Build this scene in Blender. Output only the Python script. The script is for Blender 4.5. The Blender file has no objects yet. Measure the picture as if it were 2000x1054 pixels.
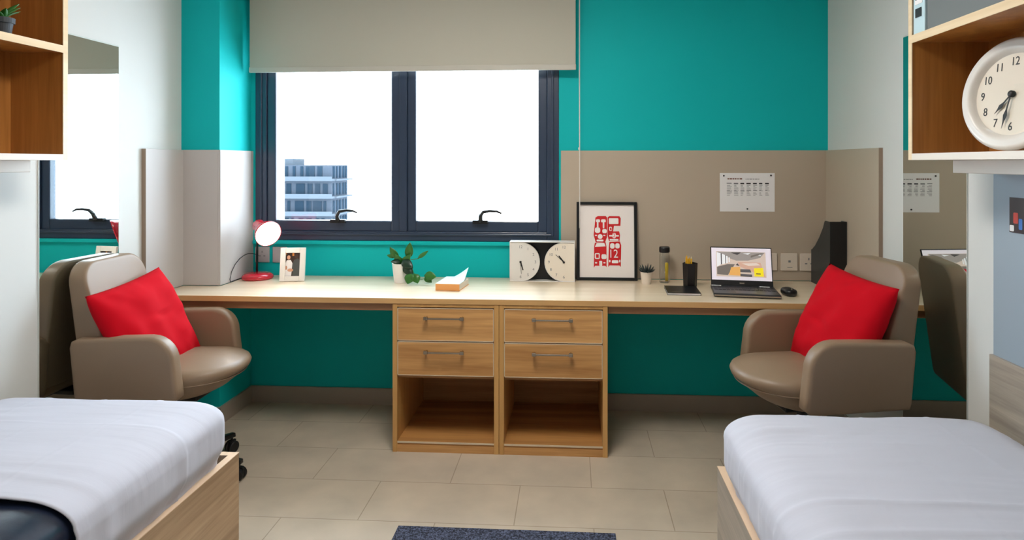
import bpy, bmesh, math, random
from mathutils import Vector, Matrix, noise
R = math.radians
PI = math.pi
scene = bpy.context.scene
C = scene.collection

# ------------------------------------------------------------------ camera
FPX = 1250.0
cd = bpy.data.cameras.new('camera')
cam = bpy.data.objects.new('camera', cd)
C.objects.link(cam)
cam.location = (0, 0, 1.41)
cam.rotation_euler = (R(90), 0, R(3.58))
cd.sensor_width = 36
cd.lens = FPX / 2000 * 36
cd.shift_x = -40 / 2000
cd.shift_y = -209 / 2000
cd.clip_start = 0.02
cd.clip_end = 500
scene.camera = cam

# ------------------------------------------------------------------ world, light, exposure
w = bpy.data.worlds.new('world')
scene.world = w
w.use_nodes = True
bg = w.node_tree.nodes['Background']
bg.inputs[0].default_value = (0.72, 0.87, 1.0, 1)
bg.inputs[1].default_value = 10.5
scene.view_settings.view_transform = 'Standard'
scene.view_settings.look = 'None'
scene.view_settings.gamma = 1
scene.view_settings.exposure = 0.56
scene.view_settings.use_curve_mapping = False
pl = bpy.data.lights.new('window_portal', 'AREA')       # sampling portal for the sky, gives no light of its own
pl.shape = 'RECTANGLE'; pl.size = 1.85; pl.size_y = 1.25
pl.cycles.is_portal = True
po = bpy.data.objects.new('window_portal', pl)
po.location = (-0.975, 3.76, 1.56); po.rotation_euler = (R(-90), 0, 0)
C.objects.link(po)
CEIL_STRENGTH = (20.0, 2.5)
CEIL_COL = (1.0, 0.95, 0.88)

# ------------------------------------------------------------------ materials
def lin(c):
    r = []
    for v in c:
        v /= 255.0
        r.append(v / 12.92 if v <= 0.04045 else ((v + 0.055) / 1.055) ** 2.4)
    return (r[0], r[1], r[2], 1)

def base_mat(name):
    m = bpy.data.materials.new(name); m.use_nodes = True
    return m, m.node_tree, m.node_tree.nodes['Principled BSDF']

def mat(name, col, rough=0.5, metal=0.0, coat=0.0, bump=0.0, bscale=200, var=0.03, emit=0, sheen=0, spec=0.5):
    m, nt, b = base_mat(name)
    n = nt.nodes; l = nt.links
    tc = n.new('ShaderNodeTexCoord')
    no = n.new('ShaderNodeTexNoise'); no.inputs['Scale'].default_value = 6; no.inputs['Detail'].default_value = 4
    l.new(tc.outputs['Object'], no.inputs['Vector'])
    c = lin(col)
    mx = n.new('ShaderNodeMix'); mx.data_type = 'RGBA'
    mx.inputs['A'].default_value = tuple(min(1, v * (1 - var)) for v in c[:3]) + (1,)
    mx.inputs['B'].default_value = tuple(min(1, v * (1 + var)) for v in c[:3]) + (1,)
    l.new(no.outputs['Fac'], mx.inputs['Factor'])
    l.new(mx.outputs['Result'], b.inputs['Base Color'])
    b.inputs['Roughness'].default_value = rough
    b.inputs['Metallic'].default_value = metal
    b.inputs['Coat Weight'].default_value = coat
    b.inputs['Coat Roughness'].default_value = 0.08
    b.inputs['Sheen Weight'].default_value = sheen
    b.inputs['Specular IOR Level'].default_value = spec
    if bump:
        n2 = n.new('ShaderNodeTexNoise'); n2.inputs['Scale'].default_value = bscale; n2.inputs['Detail'].default_value = 3
        l.new(tc.outputs['Object'], n2.inputs['Vector'])
        bp = n.new('ShaderNodeBump'); bp.inputs['Strength'].default_value = bump; bp.inputs['Distance'].default_value = 0.002
        l.new(n2.outputs['Fac'], bp.inputs['Height']); l.new(bp.outputs['Normal'], b.inputs['Normal'])
    if emit:
        l.new(mx.outputs['Result'], b.inputs['Emission Color']); b.inputs['Emission Strength'].default_value = emit
    return m

def wood(name, c1, c2, grain='Z', rough=0.45, coat=0.0, scale=1.0, spec=0.5):
    m, nt, b = base_mat(name)
    n = nt.nodes; l = nt.links
    tc = n.new('ShaderNodeTexCoord'); mp = n.new('ShaderNodeMapping')
    s = [16 * scale] * 3; s['XYZ'.index(grain)] = 0.8 * scale
    mp.inputs['Scale'].default_value = s
    l.new(tc.outputs['Object'], mp.inputs['Vector'])
    a = n.new('ShaderNodeTexNoise'); a.inputs['Scale'].default_value = 1.0; a.inputs['Detail'].default_value = 5; a.inputs['Distortion'].default_value = 0.6
    l.new(mp.outputs['Vector'], a.inputs['Vector'])
    f = n.new('ShaderNodeTexNoise'); f.inputs['Scale'].default_value = 7.0; f.inputs['Detail'].default_value = 3
    l.new(mp.outputs['Vector'], f.inputs['Vector'])
    ad = n.new('ShaderNodeMath'); ad.operation = 'MULTIPLY_ADD'; ad.inputs[1].default_value = 0.35
    l.new(f.outputs['Fac'], ad.inputs[0]); l.new(a.outputs['Fac'], ad.inputs[2])
    cr = n.new('ShaderNodeValToRGB')
    cr.color_ramp.elements[0].position = 0.46; cr.color_ramp.elements[0].color = lin(c1)
    cr.color_ramp.elements[1].position = 0.84; cr.color_ramp.elements[1].color = lin(c2)
    l.new(ad.outputs[0], cr.inputs['Fac']); l.new(cr.outputs['Color'], b.inputs['Base Color'])
    b.inputs['Roughness'].default_value = rough
    b.inputs['Specular IOR Level'].default_value = spec
    b.inputs['Coat Weight'].default_value = coat; b.inputs['Coat Roughness'].default_value = 0.06
    return m

def emis(name, col, strength):
    m, nt, b = base_mat(name)
    b.inputs['Base Color'].default_value = lin(col)
    b.inputs['Emission Color'].default_value = lin(col); b.inputs['Emission Strength'].default_value = strength
    return m

def glass(name, tint=(1, 1, 1, 1)):
    m = bpy.data.materials.new(name); m.use_nodes = True
    nt = m.node_tree; n = nt.nodes; l = nt.links; n.clear()
    o = n.new('ShaderNodeOutputMaterial'); t = n.new('ShaderNodeBsdfTransparent'); g = n.new('ShaderNodeBsdfGlossy')
    t.inputs[0].default_value = tint; g.inputs['Roughness'].default_value = 0.02
    lw = n.new('ShaderNodeLayerWeight'); lw.inputs['Blend'].default_value = 0.5
    pw = n.new('ShaderNodeMath'); pw.operation = 'POWER'; pw.inputs[1].default_value = 4.0
    fr = n.new('ShaderNodeMath'); fr.operation = 'MULTIPLY_ADD'; fr.inputs[1].default_value = 0.85; fr.inputs[2].default_value = 0.04
    mx = n.new('ShaderNodeMixShader')
    l.new(lw.outputs['Facing'], pw.inputs[0]); l.new(pw.outputs[0], fr.inputs[0])
    l.new(fr.outputs[0], mx.inputs[0]); l.new(t.outputs[0], mx.inputs[1]); l.new(g.outputs[0], mx.inputs[2]); l.new(mx.outputs[0], o.inputs[0])
    return m

def floor_mat():
    m, nt, b = base_mat('floor_tiles')
    n = nt.nodes; l = nt.links
    tc = n.new('ShaderNodeTexCoord'); mp = n.new('ShaderNodeMapping')
    mp.inputs['Location'].default_value = (0.228 + 6.51, -2.48 + 6.2, 0)
    l.new(tc.outputs['Object'], mp.inputs['Vector'])
    br = n.new('ShaderNodeTexBrick')
    br.offset = 0.5; br.inputs['Scale'].default_value = 1
    br.inputs['Brick Width'].default_value = 0.62; br.inputs['Row Height'].default_value = 0.31
    br.inputs['Mortar Size'].default_value = 0.0022; br.inputs['Mortar Smooth'].default_value = 0.2
    br.inputs['Color1'].default_value = lin((198, 184, 166)); br.inputs['Color2'].default_value = lin((191, 177, 160))
    br.inputs['Mortar'].default_value = lin((158, 142, 122))
    l.new(mp.outputs['Vector'], br.inputs['Vector'])
    no = n.new('ShaderNodeTexNoise'); no.inputs['Scale'].default_value = 5; no.inputs['Detail'].default_value = 8
    l.new(tc.outputs['Object'], no.inputs['Vector'])
    cr = n.new('ShaderNodeValToRGB'); cr.color_ramp.elements[0].position = 0.3; cr.color_ramp.elements[0].color = (0.84, 0.84, 0.83, 1)
    cr.color_ramp.elements[1].position = 0.7; cr.color_ramp.elements[1].color = (1.05, 1.04, 1.02, 1)
    l.new(no.outputs['Fac'], cr.inputs['Fac'])
    mx = n.new('ShaderNodeMix'); mx.data_type = 'RGBA'; mx.blend_type = 'MULTIPLY'; mx.inputs['Factor'].default_value = 1
    l.new(br.outputs['Color'], mx.inputs['A']); l.new(cr.outputs['Color'], mx.inputs['B']); l.new(mx.outputs['Result'], b.inputs['Base Color'])
    b.inputs['Roughness'].default_value = 0.42
    bp = n.new('ShaderNodeBump'); bp.inputs['Strength'].default_value = 0.3; bp.inputs['Distance'].default_value = 0.001; bp.invert = True
    l.new(br.outputs['Fac'], bp.inputs['Height']); l.new(bp.outputs['Normal'], b.inputs['Normal'])
    return m

def cloth_mat(name, col, axis='Y'):
    m, nt, b = base_mat(name)
    n = nt.nodes; l = nt.links
    b.inputs['Base Color'].default_value = lin(col); b.inputs['Roughness'].default_value = 0.85
    b.inputs['Sheen Weight'].default_value = 0.15
    tc = n.new('ShaderNodeTexCoord'); mp = n.new('ShaderNodeMapping')
    mp.inputs['Scale'].default_value = (3, 26, 3) if axis == 'Y' else (26, 3, 3)
    l.new(tc.outputs['Object'], mp.inputs['Vector'])
    a = n.new('ShaderNodeTexNoise'); a.inputs['Scale'].default_value = 1.6; a.inputs['Detail'].default_value = 4
    l.new(mp.outputs['Vector'], a.inputs['Vector'])
    bp = n.new('ShaderNodeBump'); bp.inputs['Strength'].default_value = 0.2; bp.inputs['Distance'].default_value = 0.005
    l.new(a.outputs['Fac'], bp.inputs['Height']); l.new(bp.outputs['Normal'], b.inputs['Normal'])
    return m

def mat_carpet():
    m, nt, b = base_mat('mat_pile'); n = nt.nodes; l = nt.links
    tc = n.new('ShaderNodeTexCoord'); no = n.new('ShaderNodeTexNoise'); no.inputs['Scale'].default_value = 170; no.inputs['Detail'].default_value = 2
    l.new(tc.outputs['Object'], no.inputs['Vector'])
    cr = n.new('ShaderNodeValToRGB'); cr.color_ramp.elements[0].position = 0.4; cr.color_ramp.elements[0].color = lin((22, 26, 40))
    cr.color_ramp.elements[1].position = 0.68; cr.color_ramp.elements[1].color = lin((96, 104, 130))
    l.new(no.outputs['Fac'], cr.inputs['Fac']); l.new(cr.outputs['Color'], b.inputs['Base Color']); b.inputs['Roughness'].default_value = 0.95
    bp = n.new('ShaderNodeBump'); bp.inputs['Strength'].default_value = 0.8; bp.inputs['Distance'].default_value = 0.004
    l.new(no.outputs['Fac'], bp.inputs['Height']); l.new(bp.outputs['Normal'], b.inputs['Normal'])
    return m

TEAL = mat('teal_paint', (0, 184, 184), 0.65, bump=0.05, bscale=300, var=0.02, spec=0.25)
WHITE = mat('white_paint', (214, 215, 212), 0.9, bump=0.05, bscale=300, var=0.01)
CEILW = mat('ceiling_paint', (236, 234, 228), 0.7, var=0.01)
TAUPE = mat('taupe_laminate', (184, 169, 150), 0.5, var=0.02)
GREYLAM = mat('pale_grey_laminate', (192, 187, 184), 0.6, var=0.01)
PANEDGE = mat('panel_edge', (150, 130, 112), 0.4)
FLOOR = floor_mat()
BASEB = mat('tile_skirting', (168, 155, 140), 0.45)
FRAME = mat('dark_window_metal', (46, 60, 82), 0.32, var=0.02, coat=0.2)
BLACKM = mat('black_plastic', (14, 15, 18), 0.35)
GLASS = glass('window_glass')
BLIND = mat('blind_fabric', (186, 182, 168), 0.8, bump=0.05, bscale=500, var=0.01)
BLINDBAR = mat('blind_bar', (190, 185, 174), 0.5)
DESKTOP = wood('desk_laminate', (218, 196, 164), (230, 211, 184), 'X', 0.42, 0.55, spec=1.0)
DESKEDGE = wood('desk_edge', (196, 152, 96), (214, 172, 116), 'X', 0.4)
APRON = wood('apron_wood', (150, 108, 72), (172, 128, 90), 'X', 0.45)
CABV = wood('oak_upright', (186, 138, 78), (204, 158, 96), 'Z', 0.42)
CABH = wood('oak_front', (168, 118, 66), (214, 164, 104), 'X', 0.42)
CABIN = wood('oak_inside', (150, 100, 52), (190, 138, 80), 'X', 0.42)
EDGEL = mat('pale_edge_band', (214, 196, 168), 0.4)
SHELFW = wood('shelf_oak_back', (150, 94, 40), (184, 124, 60), 'Z', 0.42)
SHELFF = wood('shelf_front_edge', (226, 198, 158), (240, 216, 180), 'Y', 0.4)
SHELFB = mat('shelf_pale_bottom', (226, 216, 204), 0.45)
BEDW = wood('bed_oak', (150, 120, 90), (190, 160, 126), 'Y', 0.42, scale=1.2)
BEDE = mat('bed_edge_band', (216, 186, 156), 0.4)
BEDG = wood('bed_grey_oak', (140, 130, 118), (176, 164, 150), 'Y', 0.42, scale=1.2)
SHEET = cloth_mat('white_sheet_cloth', (190, 191, 203))
NAVY = mat('navy_vinyl', (26, 34, 54), 0.28, bump=0.25, bscale=40, coat=0.3)
LEATHER = mat('taupe_leather', (138, 115, 92), 0.46, bump=0.12, bscale=350, var=0.05, coat=0.05)
REDC = mat('red_cotton', (194, 2, 24), 0.85, bump=0.12, bscale=500, spec=0.15)
CHROME = mat('brushed_nickel', (168, 160, 150), 0.25, metal=1.0)
REDP = mat('red_lamp_enamel', (196, 22, 44), 0.22, coat=0.5)
BULB = emis('lit_lamp_bulb', (255, 246, 236), 14)
SHADEIN = mat('lamp_inner_white', (248, 244, 240), 0.5)
WPLAST = mat('white_plastic', (232, 228, 222), 0.35)
IVORY = mat('ivory_switch_plastic', (226, 212, 196), 0.35)
GREYPL = mat('grey_switch_plastic', (172, 170, 172), 0.35)
LEAF = mat('green_leaf', (44, 104, 34), 0.38, var=0.35)
LEAFD = mat('dark_leaf', (22, 52, 34), 0.38, var=0.3)
SOIL = mat('potting_soil', (38, 28, 22), 0.95, bump=0.8, bscale=150)
PAPER = mat('paper', (238, 236, 236), 0.8, var=0.01)
PAGES = mat('book_pages', (226, 214, 196), 0.85)
ORANGE = mat('orange_book_edge', (226, 158, 92), 0.7)
PALECOV = mat('pale_mint_cover', (200, 224, 218), 0.5)
CLOCKW = mat('clock_white', (226, 222, 216), 0.35, coat=0.2)
CLOCKFACE = mat('clock_dial', (236, 226, 210), 0.5)
INK = mat('black_ink', (26, 26, 28), 0.5)
INKG = mat('grey_ink', (120, 122, 124), 0.6)
REDINK = mat('red_print', (204, 14, 22), 0.6)
BROWNINK = mat('brown_print', (110, 70, 50), 0.6)
BLUEB = mat('blue_grey_board', (152, 166, 178), 0.5)
DARKFILE = mat('dark_grey_file', (40, 46, 48), 0.4)
YEL = mat('yellow_pencil', (240, 184, 34), 0.45)
YELS = mat('yellow_rod', (214, 182, 40), 0.45)
GREYPOT = mat('dark_grey_pot', (58, 64, 70), 0.55)
GREYBOX = mat('grey_card_box', (112, 116, 116), 0.6)
PALEBLUE = mat('pale_blue_binder', (196, 220, 228), 0.45)
MIRROR = mat('mirror_silver', (216, 222, 218), 0.015, metal=1.0, var=0.0)
BGLASS = glass('bottle_glass', (0.97, 0.98, 0.98, 1))
RUBBER = mat('castor_rubber', (16, 16, 18), 0.5)
CABLE = mat('black_cable', (14, 14, 16), 0.5)

# ------------------------------------------------------------------ mesh helpers
def obj(name, bm, m, parent=None, smooth=False, bevel=0, seg=2):
    me = bpy.data.meshes.new(name)
    bmesh.ops.recalc_face_normals(bm, faces=bm.faces[:])
    bm.to_mesh(me); bm.free()
    for mm in (m if isinstance(m, (list, tuple)) else [m]): me.materials.append(mm)
    o = bpy.data.objects.new(name, me); C.objects.link(o)
    if parent: o.parent = parent
    if smooth:
        for p in me.polygons: p.use_smooth = True
    if bevel:
        b = o.modifiers.new('bevel', 'BEVEL'); b.width = bevel; b.segments = seg; b.limit_method = 'ANGLE'; b.angle_limit = R(40)
        b.harden_normals = False
    return o

def tag(o, label, cat, group=None, kind=None):
    o['label'] = label; o['category'] = cat
    if group: o['group'] = group
    if kind: o['kind'] = kind
    return o

def thing(name, label, cat, loc=(0, 0, 0), rz=0, group=None):
    o = bpy.data.objects.new(name, None); C.objects.link(o); o.empty_display_size = 0.05
    o.location = loc; o.rotation_euler = (0, 0, rz)
    return tag(o, label, cat, group)

def struct(o):
    o['kind'] = 'structure'; return o

def box(bm, x0, x1, y0, y1, z0, z1, mi=0, mx=None):
    vs = [bm.verts.new((x, y, z)) for x in (x0, x1) for y in (y0, y1) for z in (z0, z1)]
    for q in ((0, 1, 3, 2), (4, 6, 7, 5), (0, 4, 5, 1), (2, 3, 7, 6), (0, 2, 6, 4), (1, 5, 7, 3)):
        f = bm.faces.new([vs[i] for i in q]); f.material_index = mi
    if mx is not None:
        for v in vs: v.co = mx @ v.co
    return bm

def bx(*a, **k): return box(bmesh.new(), *a, **k)

def prism(bm, pts, a, b, axis='Z', mi=0):
    """polygon pts extruded from a to b along axis"""
    def P(p, t):
        if axis == 'Z': return (p[0], p[1], t)
        if axis == 'Y': return (p[0], t, p[1])
        return (t, p[0], p[1])
    lo = [bm.verts.new(P(p, a)) for p in pts]; hi = [bm.verts.new(P(p, b)) for p in pts]
    n = len(pts)
    for i in range(n):
        f = bm.faces.new((lo[i], lo[(i + 1) % n], hi[(i + 1) % n], hi[i])); f.material_index = mi
    f = bm.faces.new(lo[::-1]); f.material_index = mi
    f = bm.faces.new(hi); f.material_index = mi
    return bm

def lathe(bm, prof, c=(0, 0, 0), n=32, mi=0, mx=None, sx=1, sy=1):
    """profile [(r,z)] turned about Z at c"""
    rings = []
    M = mx if mx is not None else Matrix.Translation(c)
    for r, z in prof:
        if r < 1e-6: rings.append([bm.verts.new(M @ Vector((0, 0, z)))])
        else: rings.append([bm.verts.new(M @ Vector((r * sx * math.cos(2 * PI * i / n), r * sy * math.sin(2 * PI * i / n), z))) for i in range(n)])
    for a, b in zip(rings, rings[1:]):
        for i in range(n):
            j = (i + 1) % n
            if len(a) == 1 and len(b) == 1: continue
            if len(a) == 1: f = bm.faces.new((a[0], b[i], b[j]))
            elif len(b) == 1: f = bm.faces.new((a[i], a[j], b[0]))
            else: f = bm.faces.new((a[i], a[j], b[j], b[i]))
            f.material_index = mi
    return bm

def tube(bm, pts, r, n=10, cap=True, mi=0):
    pts = [Vector(p) for p in pts]; rings = []
    up = Vector((0.13, 0.21, 0.97))
    for i, p in enumerate(pts):
        d = (pts[min(i + 1, len(pts) - 1)] - pts[max(i - 1, 0)]).normalized()
        a = d.cross(up)
        if a.length < 0.05: a = d.cross(Vector((1, 0, 0)))
        a.normalize(); b = d.cross(a)
        rr = r[i] if isinstance(r, (list, tuple)) else r
        rings.append([bm.verts.new(p + (a * math.cos(2 * PI * k / n) + b * math.sin(2 * PI * k / n)) * rr) for k in range(n)])
    for a, b in zip(rings, rings[1:]):
        for k in range(n):
            f = bm.faces.new((a[k], a[(k + 1) % n], b[(k + 1) % n], b[k])); f.material_index = mi
    if cap:
        bm.faces.new(rings[0][::-1]); bm.faces.new(rings[-1])
    return bm

def rrect(x0, x1, y0, y1, r, n=8, rs=None):
    """rounded rectangle outline, radii per corner (x0y0, x1y0, x1y1, x0y1)"""
    rs = rs or (r, r, r, r)
    out = []
    for (cx, cy, a0, rr) in ((x0, y0, 180, rs[0]), (x1, y0, 270, rs[1]), (x1, y1, 0, rs[2]), (x0, y1, 90, rs[3])):
        sx = 1 if cx == x0 else -1; sy = 1 if cy == y0 else -1
        ox, oy = cx + sx * rr, cy + sy * rr
        for i in range(n + 1):
            a = R(a0 + 90 * i / n); out.append((ox + rr * math.cos(a), oy + rr * math.sin(a)))
    return out

def slab(bm, outline, z0, z1, r, crown=0.0, crown_lo=0.0, seg=4, caps=5, fn=None, mi=0):
    """puffed slab: outline (CCW) between z0 and z1, rounded edges r, crowned faces; fn maps (x,y,z)->world"""
    n = len(outline); P = [Vector((p[0], p[1])) for p in outline]
    cen = sum(P, Vector((0, 0))) / n
    N = []
    for i in range(n):
        a = P[i - 1]; b = P[(i + 1) % n]; d = (b - a)
        if d.length < 1e-9: d = Vector((1, 0))
        d.normalize(); N.append(Vector((-d.y, d.x)))
    def ring(ins, z):
        return [Vector((P[i].x + N[i].x * ins, P[i].y + N[i].y * ins, z)) for i in range(n)]
    rows = []
    for k in range(seg + 1):
        a = PI / 2 * k / seg; rows.append(ring(r * (1 - math.sin(a)), z0 + r * (1 - math.cos(a))))
    for k in range(seg + 1):
        a = PI / 2 * k / seg; rows.append(ring(r * (1 - math.cos(a)), z1 - r * (1 - math.sin(a))))
    top = rows[-1]; bot = rows[0]
    def cap(base, zc, cr):
        res = []
        for s in (.965, .8, .6, .4, .2):
            dz = cr * (1 - s ** 2)
            res.append([Vector((cen.x + (v.x - cen.x) * s, cen.y + (v.y - cen.y) * s, v.z + dz)) for v in base])
        return res, Vector((cen.x, cen.y, base[0].z + cr))
    tops, tc = cap(top, z1, crown); bots, bc = cap(bot, z0, -crown_lo)
    allr = bots[::-1] + rows + tops
    f_ = fn or (lambda v: v)
    vr = [[bm.verts.new(f_(v)) for v in rw] for rw in allr]
    for a, b in zip(vr, vr[1:]):
        for i in range(n):
            f = bm.faces.new((a[i], a[(i + 1) % n], b[(i + 1) % n], b[i])); f.material_index = mi
    vb = bm.verts.new(f_(bc)); vt = bm.verts.new(f_(tc))
    for i in range(n):
        f = bm.faces.new((vb, vr[0][(i + 1) % n], vr[0][i])); f.material_index = mi
        f = bm.faces.new((vt, vr[-1][i], vr[-1][(i + 1) % n])); f.material_index = mi
    return bm

def roundbox(x0, x1, y0, y1, z0, z1, rp, rz, nx=40, ny=60, nz=12, off=0.0):
    """dense box with plan radius rp and edge radius rz, grown by off"""
    x0 -= off; x1 += off; y0 -= off; y1 += off; z0 -= off; z1 += off; rp += off; rz += off
    bm = bmesh.new(); grid = {}
    def V(i, j, k):
        key = (i, j, k)
        if key not in grid:
            def u(t, n): # denser near ends
                s = t / n; return 0.5 - 0.5 * math.cos(PI * s) if n > 12 else s
            p = Vector((x0 + (x1 - x0) * (0.6 * u(i, nx) + 0.4 * i / nx), y0 + (y1 - y0) * (0.6 * u(j, ny) + 0.4 * j / ny), z0 + (z1 - z0) * k / nz))
            s = rp / rz
            q = Vector((min(max(p.x, x0 + rp), x1 - rp), min(max(p.y, y0 + rp), y1 - rp), min(max(p.z, z0 + rz), z1 - rz)))
            d = p - q; d.z *= s
            # project cube shell on the rounded shell
            if d.length > 1e-9:
                mxd = max(abs(d.x), abs(d.y), abs(d.z)); d = d.normalized() * mxd
            d.z /= s
            grid[key] = bm.verts.new(q + d)
        return grid[key]
    for i in range(nx):
        for j in range(ny):
            bm.faces.new((V(i, j, nz), V(i + 1, j, nz), V(i + 1, j + 1, nz), V(i, j + 1, nz)))
            bm.faces.new((V(i, j, 0), V(i, j + 1, 0), V(i + 1, j + 1, 0), V(i + 1, j, 0)))
    for i in range(nx):
        for k in range(nz):
            for j in (0, ny): bm.faces.new((V(i, j, k), V(i + 1, j, k), V(i + 1, j, k + 1), V(i, j, k + 1)))
    for j in range(ny):
        for k in range(nz):
            for i in (0, nx): bm.faces.new((V(i, j, k), V(i, j + 1, k), V(i, j + 1, k + 1), V(i, j, k + 1)))
    return bm

def text_into(bm, s, size, mx, mi=0, depth=0.0004, sx=1.0):
    cu = bpy.data.curves.new('t', 'FONT'); cu.body = s; cu.size = size; cu.align_x = 'CENTER'; cu.align_y = 'CENTER'; cu.extrude = depth
    cu.resolution_u = 3
    t = bpy.data.objects.new('t', cu); C.objects.link(t)
    dg = bpy.context.evaluated_depsgraph_get(); ev = t.evaluated_get(dg); me = ev.to_mesh()
    vs = [bm.verts.new(mx @ Vector((v.co.x * sx, v.co.y, v.co.z))) for v in me.vertices]
    for p in me.polygons:
        try:
            f = bm.faces.new([vs[i] for i in p.vertices]); f.material_index = mi
        except ValueError: pass
    ev.to_mesh_clear(); bpy.data.objects.remove(t); bpy.data.curves.remove(cu)

def frame_mx(o, ex, ey, ez):
    m = Matrix.Identity(4)
    for i, e in enumerate((ex, ey, ez)):
        for j in range(3): m[j][i] = e[j]
    for j in range(3): m[j][3] = o[j]
    return m

def dup(root, loc, rz, label, name=None):
    r = root.copy(); C.objects.link(r); r.location = loc; r.rotation_euler = (0, 0, rz); r['label'] = label
    for ch in list(root.children):
        c = ch.copy(); C.objects.link(c); c.parent = r
        for g in ch.children:
            d = g.copy(); C.objects.link(d); d.parent = c
    return r

# ------------------------------------------------------------------ room shell
XL, XR, YB, YF, ZC = -2.114, 1.4275, 3.68, -1.9, 2.6
PX, PY = -1.90, 3.34            # pillar corner
WX0, WX1, WZ0, WZ1 = -1.872, -0.078, 0.955, 2.16   # window opening
YO = 4.06                       # outer face of the outside wall
struct(obj('floor', bx(XL - .1, XR + .1, YF - .1, YO, -0.1, 0), FLOOR))
struct(obj('ceiling', bx(XL - .1, XR + .1, YF - .1, YO, ZC, ZC + .1), CEILW))
struct(obj('wall_left', bx(XL - .12, XL, YF, YO, 0, ZC), WHITE))
struct(obj('wall_right', bx(XR, XR + .12, YF, YO, 0, ZC), WHITE))
struct(obj('wall_front', bx(XL - .1, XR + .1, YF - .12, YF, 0, ZC), WHITE))
bm = bmesh.new()
for (a, b, c, d) in ((XL, WX0, 0, ZC), (WX1, XR, 0, ZC), (WX0, WX1, 0, WZ0), (WX0, WX1, WZ1, ZC)):
    box(bm, a, b, YB, YO, c, d)
me_wb = obj('wall_back', bm, [TEAL, CEILW])
for p in me_wb.data.polygons:      # the reveal outside the window is white
    c = p.center
    if c.y > YB + 0.1 and abs(p.normal.y) < 0.5: p.material_index = 1
struct(me_wb)
struct(obj('wall_pillar', bx(XL, PX, PY, YB, 0, ZC), TEAL))
bm = bx(PX, XR, YB - 0.012, YB, 0, 0.095)
struct(obj('baseboard_back', bm, BASEB))
bm = bmesh.new(); box(bm, PX, PX + .012, PY - .012, YB - .012, 0, .095); box(bm, XL + .012, PX, PY - .012, PY, 0, .095)
struct(obj('baseboard_pillar', bm, BASEB))
struct(obj('baseboard_left', bx(XL, XL + .012, 2.86, PY - .012, 0, .095), BASEB))
struct(obj('baseboard_right', bx(XR - .012, XR, 2.86, YB - .012, 0, .095), BASEB))
# painted ledge under the window
struct(obj('trim_1', bx(WX0 - .01, WX1 + .004, YB - .022, YB, WZ0 - .022, WZ0), TEAL, bevel=.004))

# taupe wall panels
def panel(label, x0, x1, y0, y1, z0, z1, m, edge=None):
    o = obj('wall_panel', bx(x0, x1, y0, y1, z0, z1), m, bevel=.0015)
    if edge: obj('edge_band', bx(x0, x1, y0 - .001, y0, z0, z1), PANEDGE, o)
    return tag(o, label, 'wall panel', 'laminate panels above the desk')
PT = 1.48
panel('wide taupe laminate panel behind the laptop and framed poster', -0.066, XR - .018, YB - .016, YB, .752, PT, TAUPE)
panel('taupe laminate panel on the right side wall, at the right desk end', XR - .018, XR, 3.046, YB, .752, PT, TAUPE, True)
panel('taupe laminate panel on the left side wall, at the left desk end', XL, XL + .022, 3.02, PY - .016, .752, PT, GREYLAM, True)
panel('pale grey laminate panel on the front of the left pillar', XL, PX, PY - .016, PY, .752, PT, GREYLAM)
panel('pale laminate panel on the window side of the left pillar', PX, PX + .014, PY - .016, YB, .752, PT, GREYLAM)

# ------------------------------------------------------------------ window
wn = bpy.data.objects.new('window_1', None); C.objects.link(wn); wn.location = (0, 0, 0); struct(wn)
FY0, FY1 = YB - .006, YB + .07
def rect_frame(bm, x0, x1, z0, z1, t, y0, y1, tb=None):
    tb = tb or t
    box(bm, x0, x0 + t, y0, y1, z0, z1); box(bm, x1 - t, x1, y0, y1, z0, z1)
    box(bm, x0 + t, x1 - t, y0, y1, z0, z0 + tb); box(bm, x0 + t, x1 - t, y0, y1, z1 - t, z1)
bm = bmesh.new(); rect_frame(bm, WX0, WX1, WZ0, WZ1, .068, FY0, FY1, .055)
mid = -0.985
box(bm, mid - .022, mid + .022, FY0, FY1, WZ0 + .055, WZ1 - .068)
obj('window_frame', bm, FRAME, wn, bevel=.004)
bm = bmesh.new(); rect_frame(bm, WX0 + .03, WX1 - .03, WZ0 + .034, WZ1 - .03, .012, FY0 - .01, FY0)
obj('frame_bead', bm, FRAME, wn, bevel=.003)
for (a, b, hx) in ((WX0 + .068, mid - .022, -1.37), (mid + .022, WX1 - .068, -.53)):
    s = bmesh.new(); rect_frame(s, a - .001, b + .001, WZ0 + .053, WZ1 - .066, .053, FY0 + .012, FY1 - .012, .064)
    so = obj('sash', s, FRAME, wn, bevel=.006)
    obj('glass_pane', bx(a + .05, b - .05, YB + .03, YB + .036, WZ0 + .115, WZ1 - .12), GLASS, so)
    h = bmesh.new()
    zb = WZ0 + .108
    box(h, hx - .045, hx + .042, FY0 - .014, FY0 + .014, zb - .004, zb + .016)
    tube(h, [(hx, FY0 - .012, zb + .01), (hx + .004, FY0 - .03, zb + .045), (hx + .02, FY0 - .04, zb + .066), (hx + .06, FY0 - .042, zb + .073),
             (hx + .10, FY0 - .04, zb + .070), (hx + .125, FY0 - .038, zb + .058)], [.014, .012, .010, .008, .007, .005], 10)
    obj('window_handle', h, BLACKM, so, smooth=False)

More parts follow.
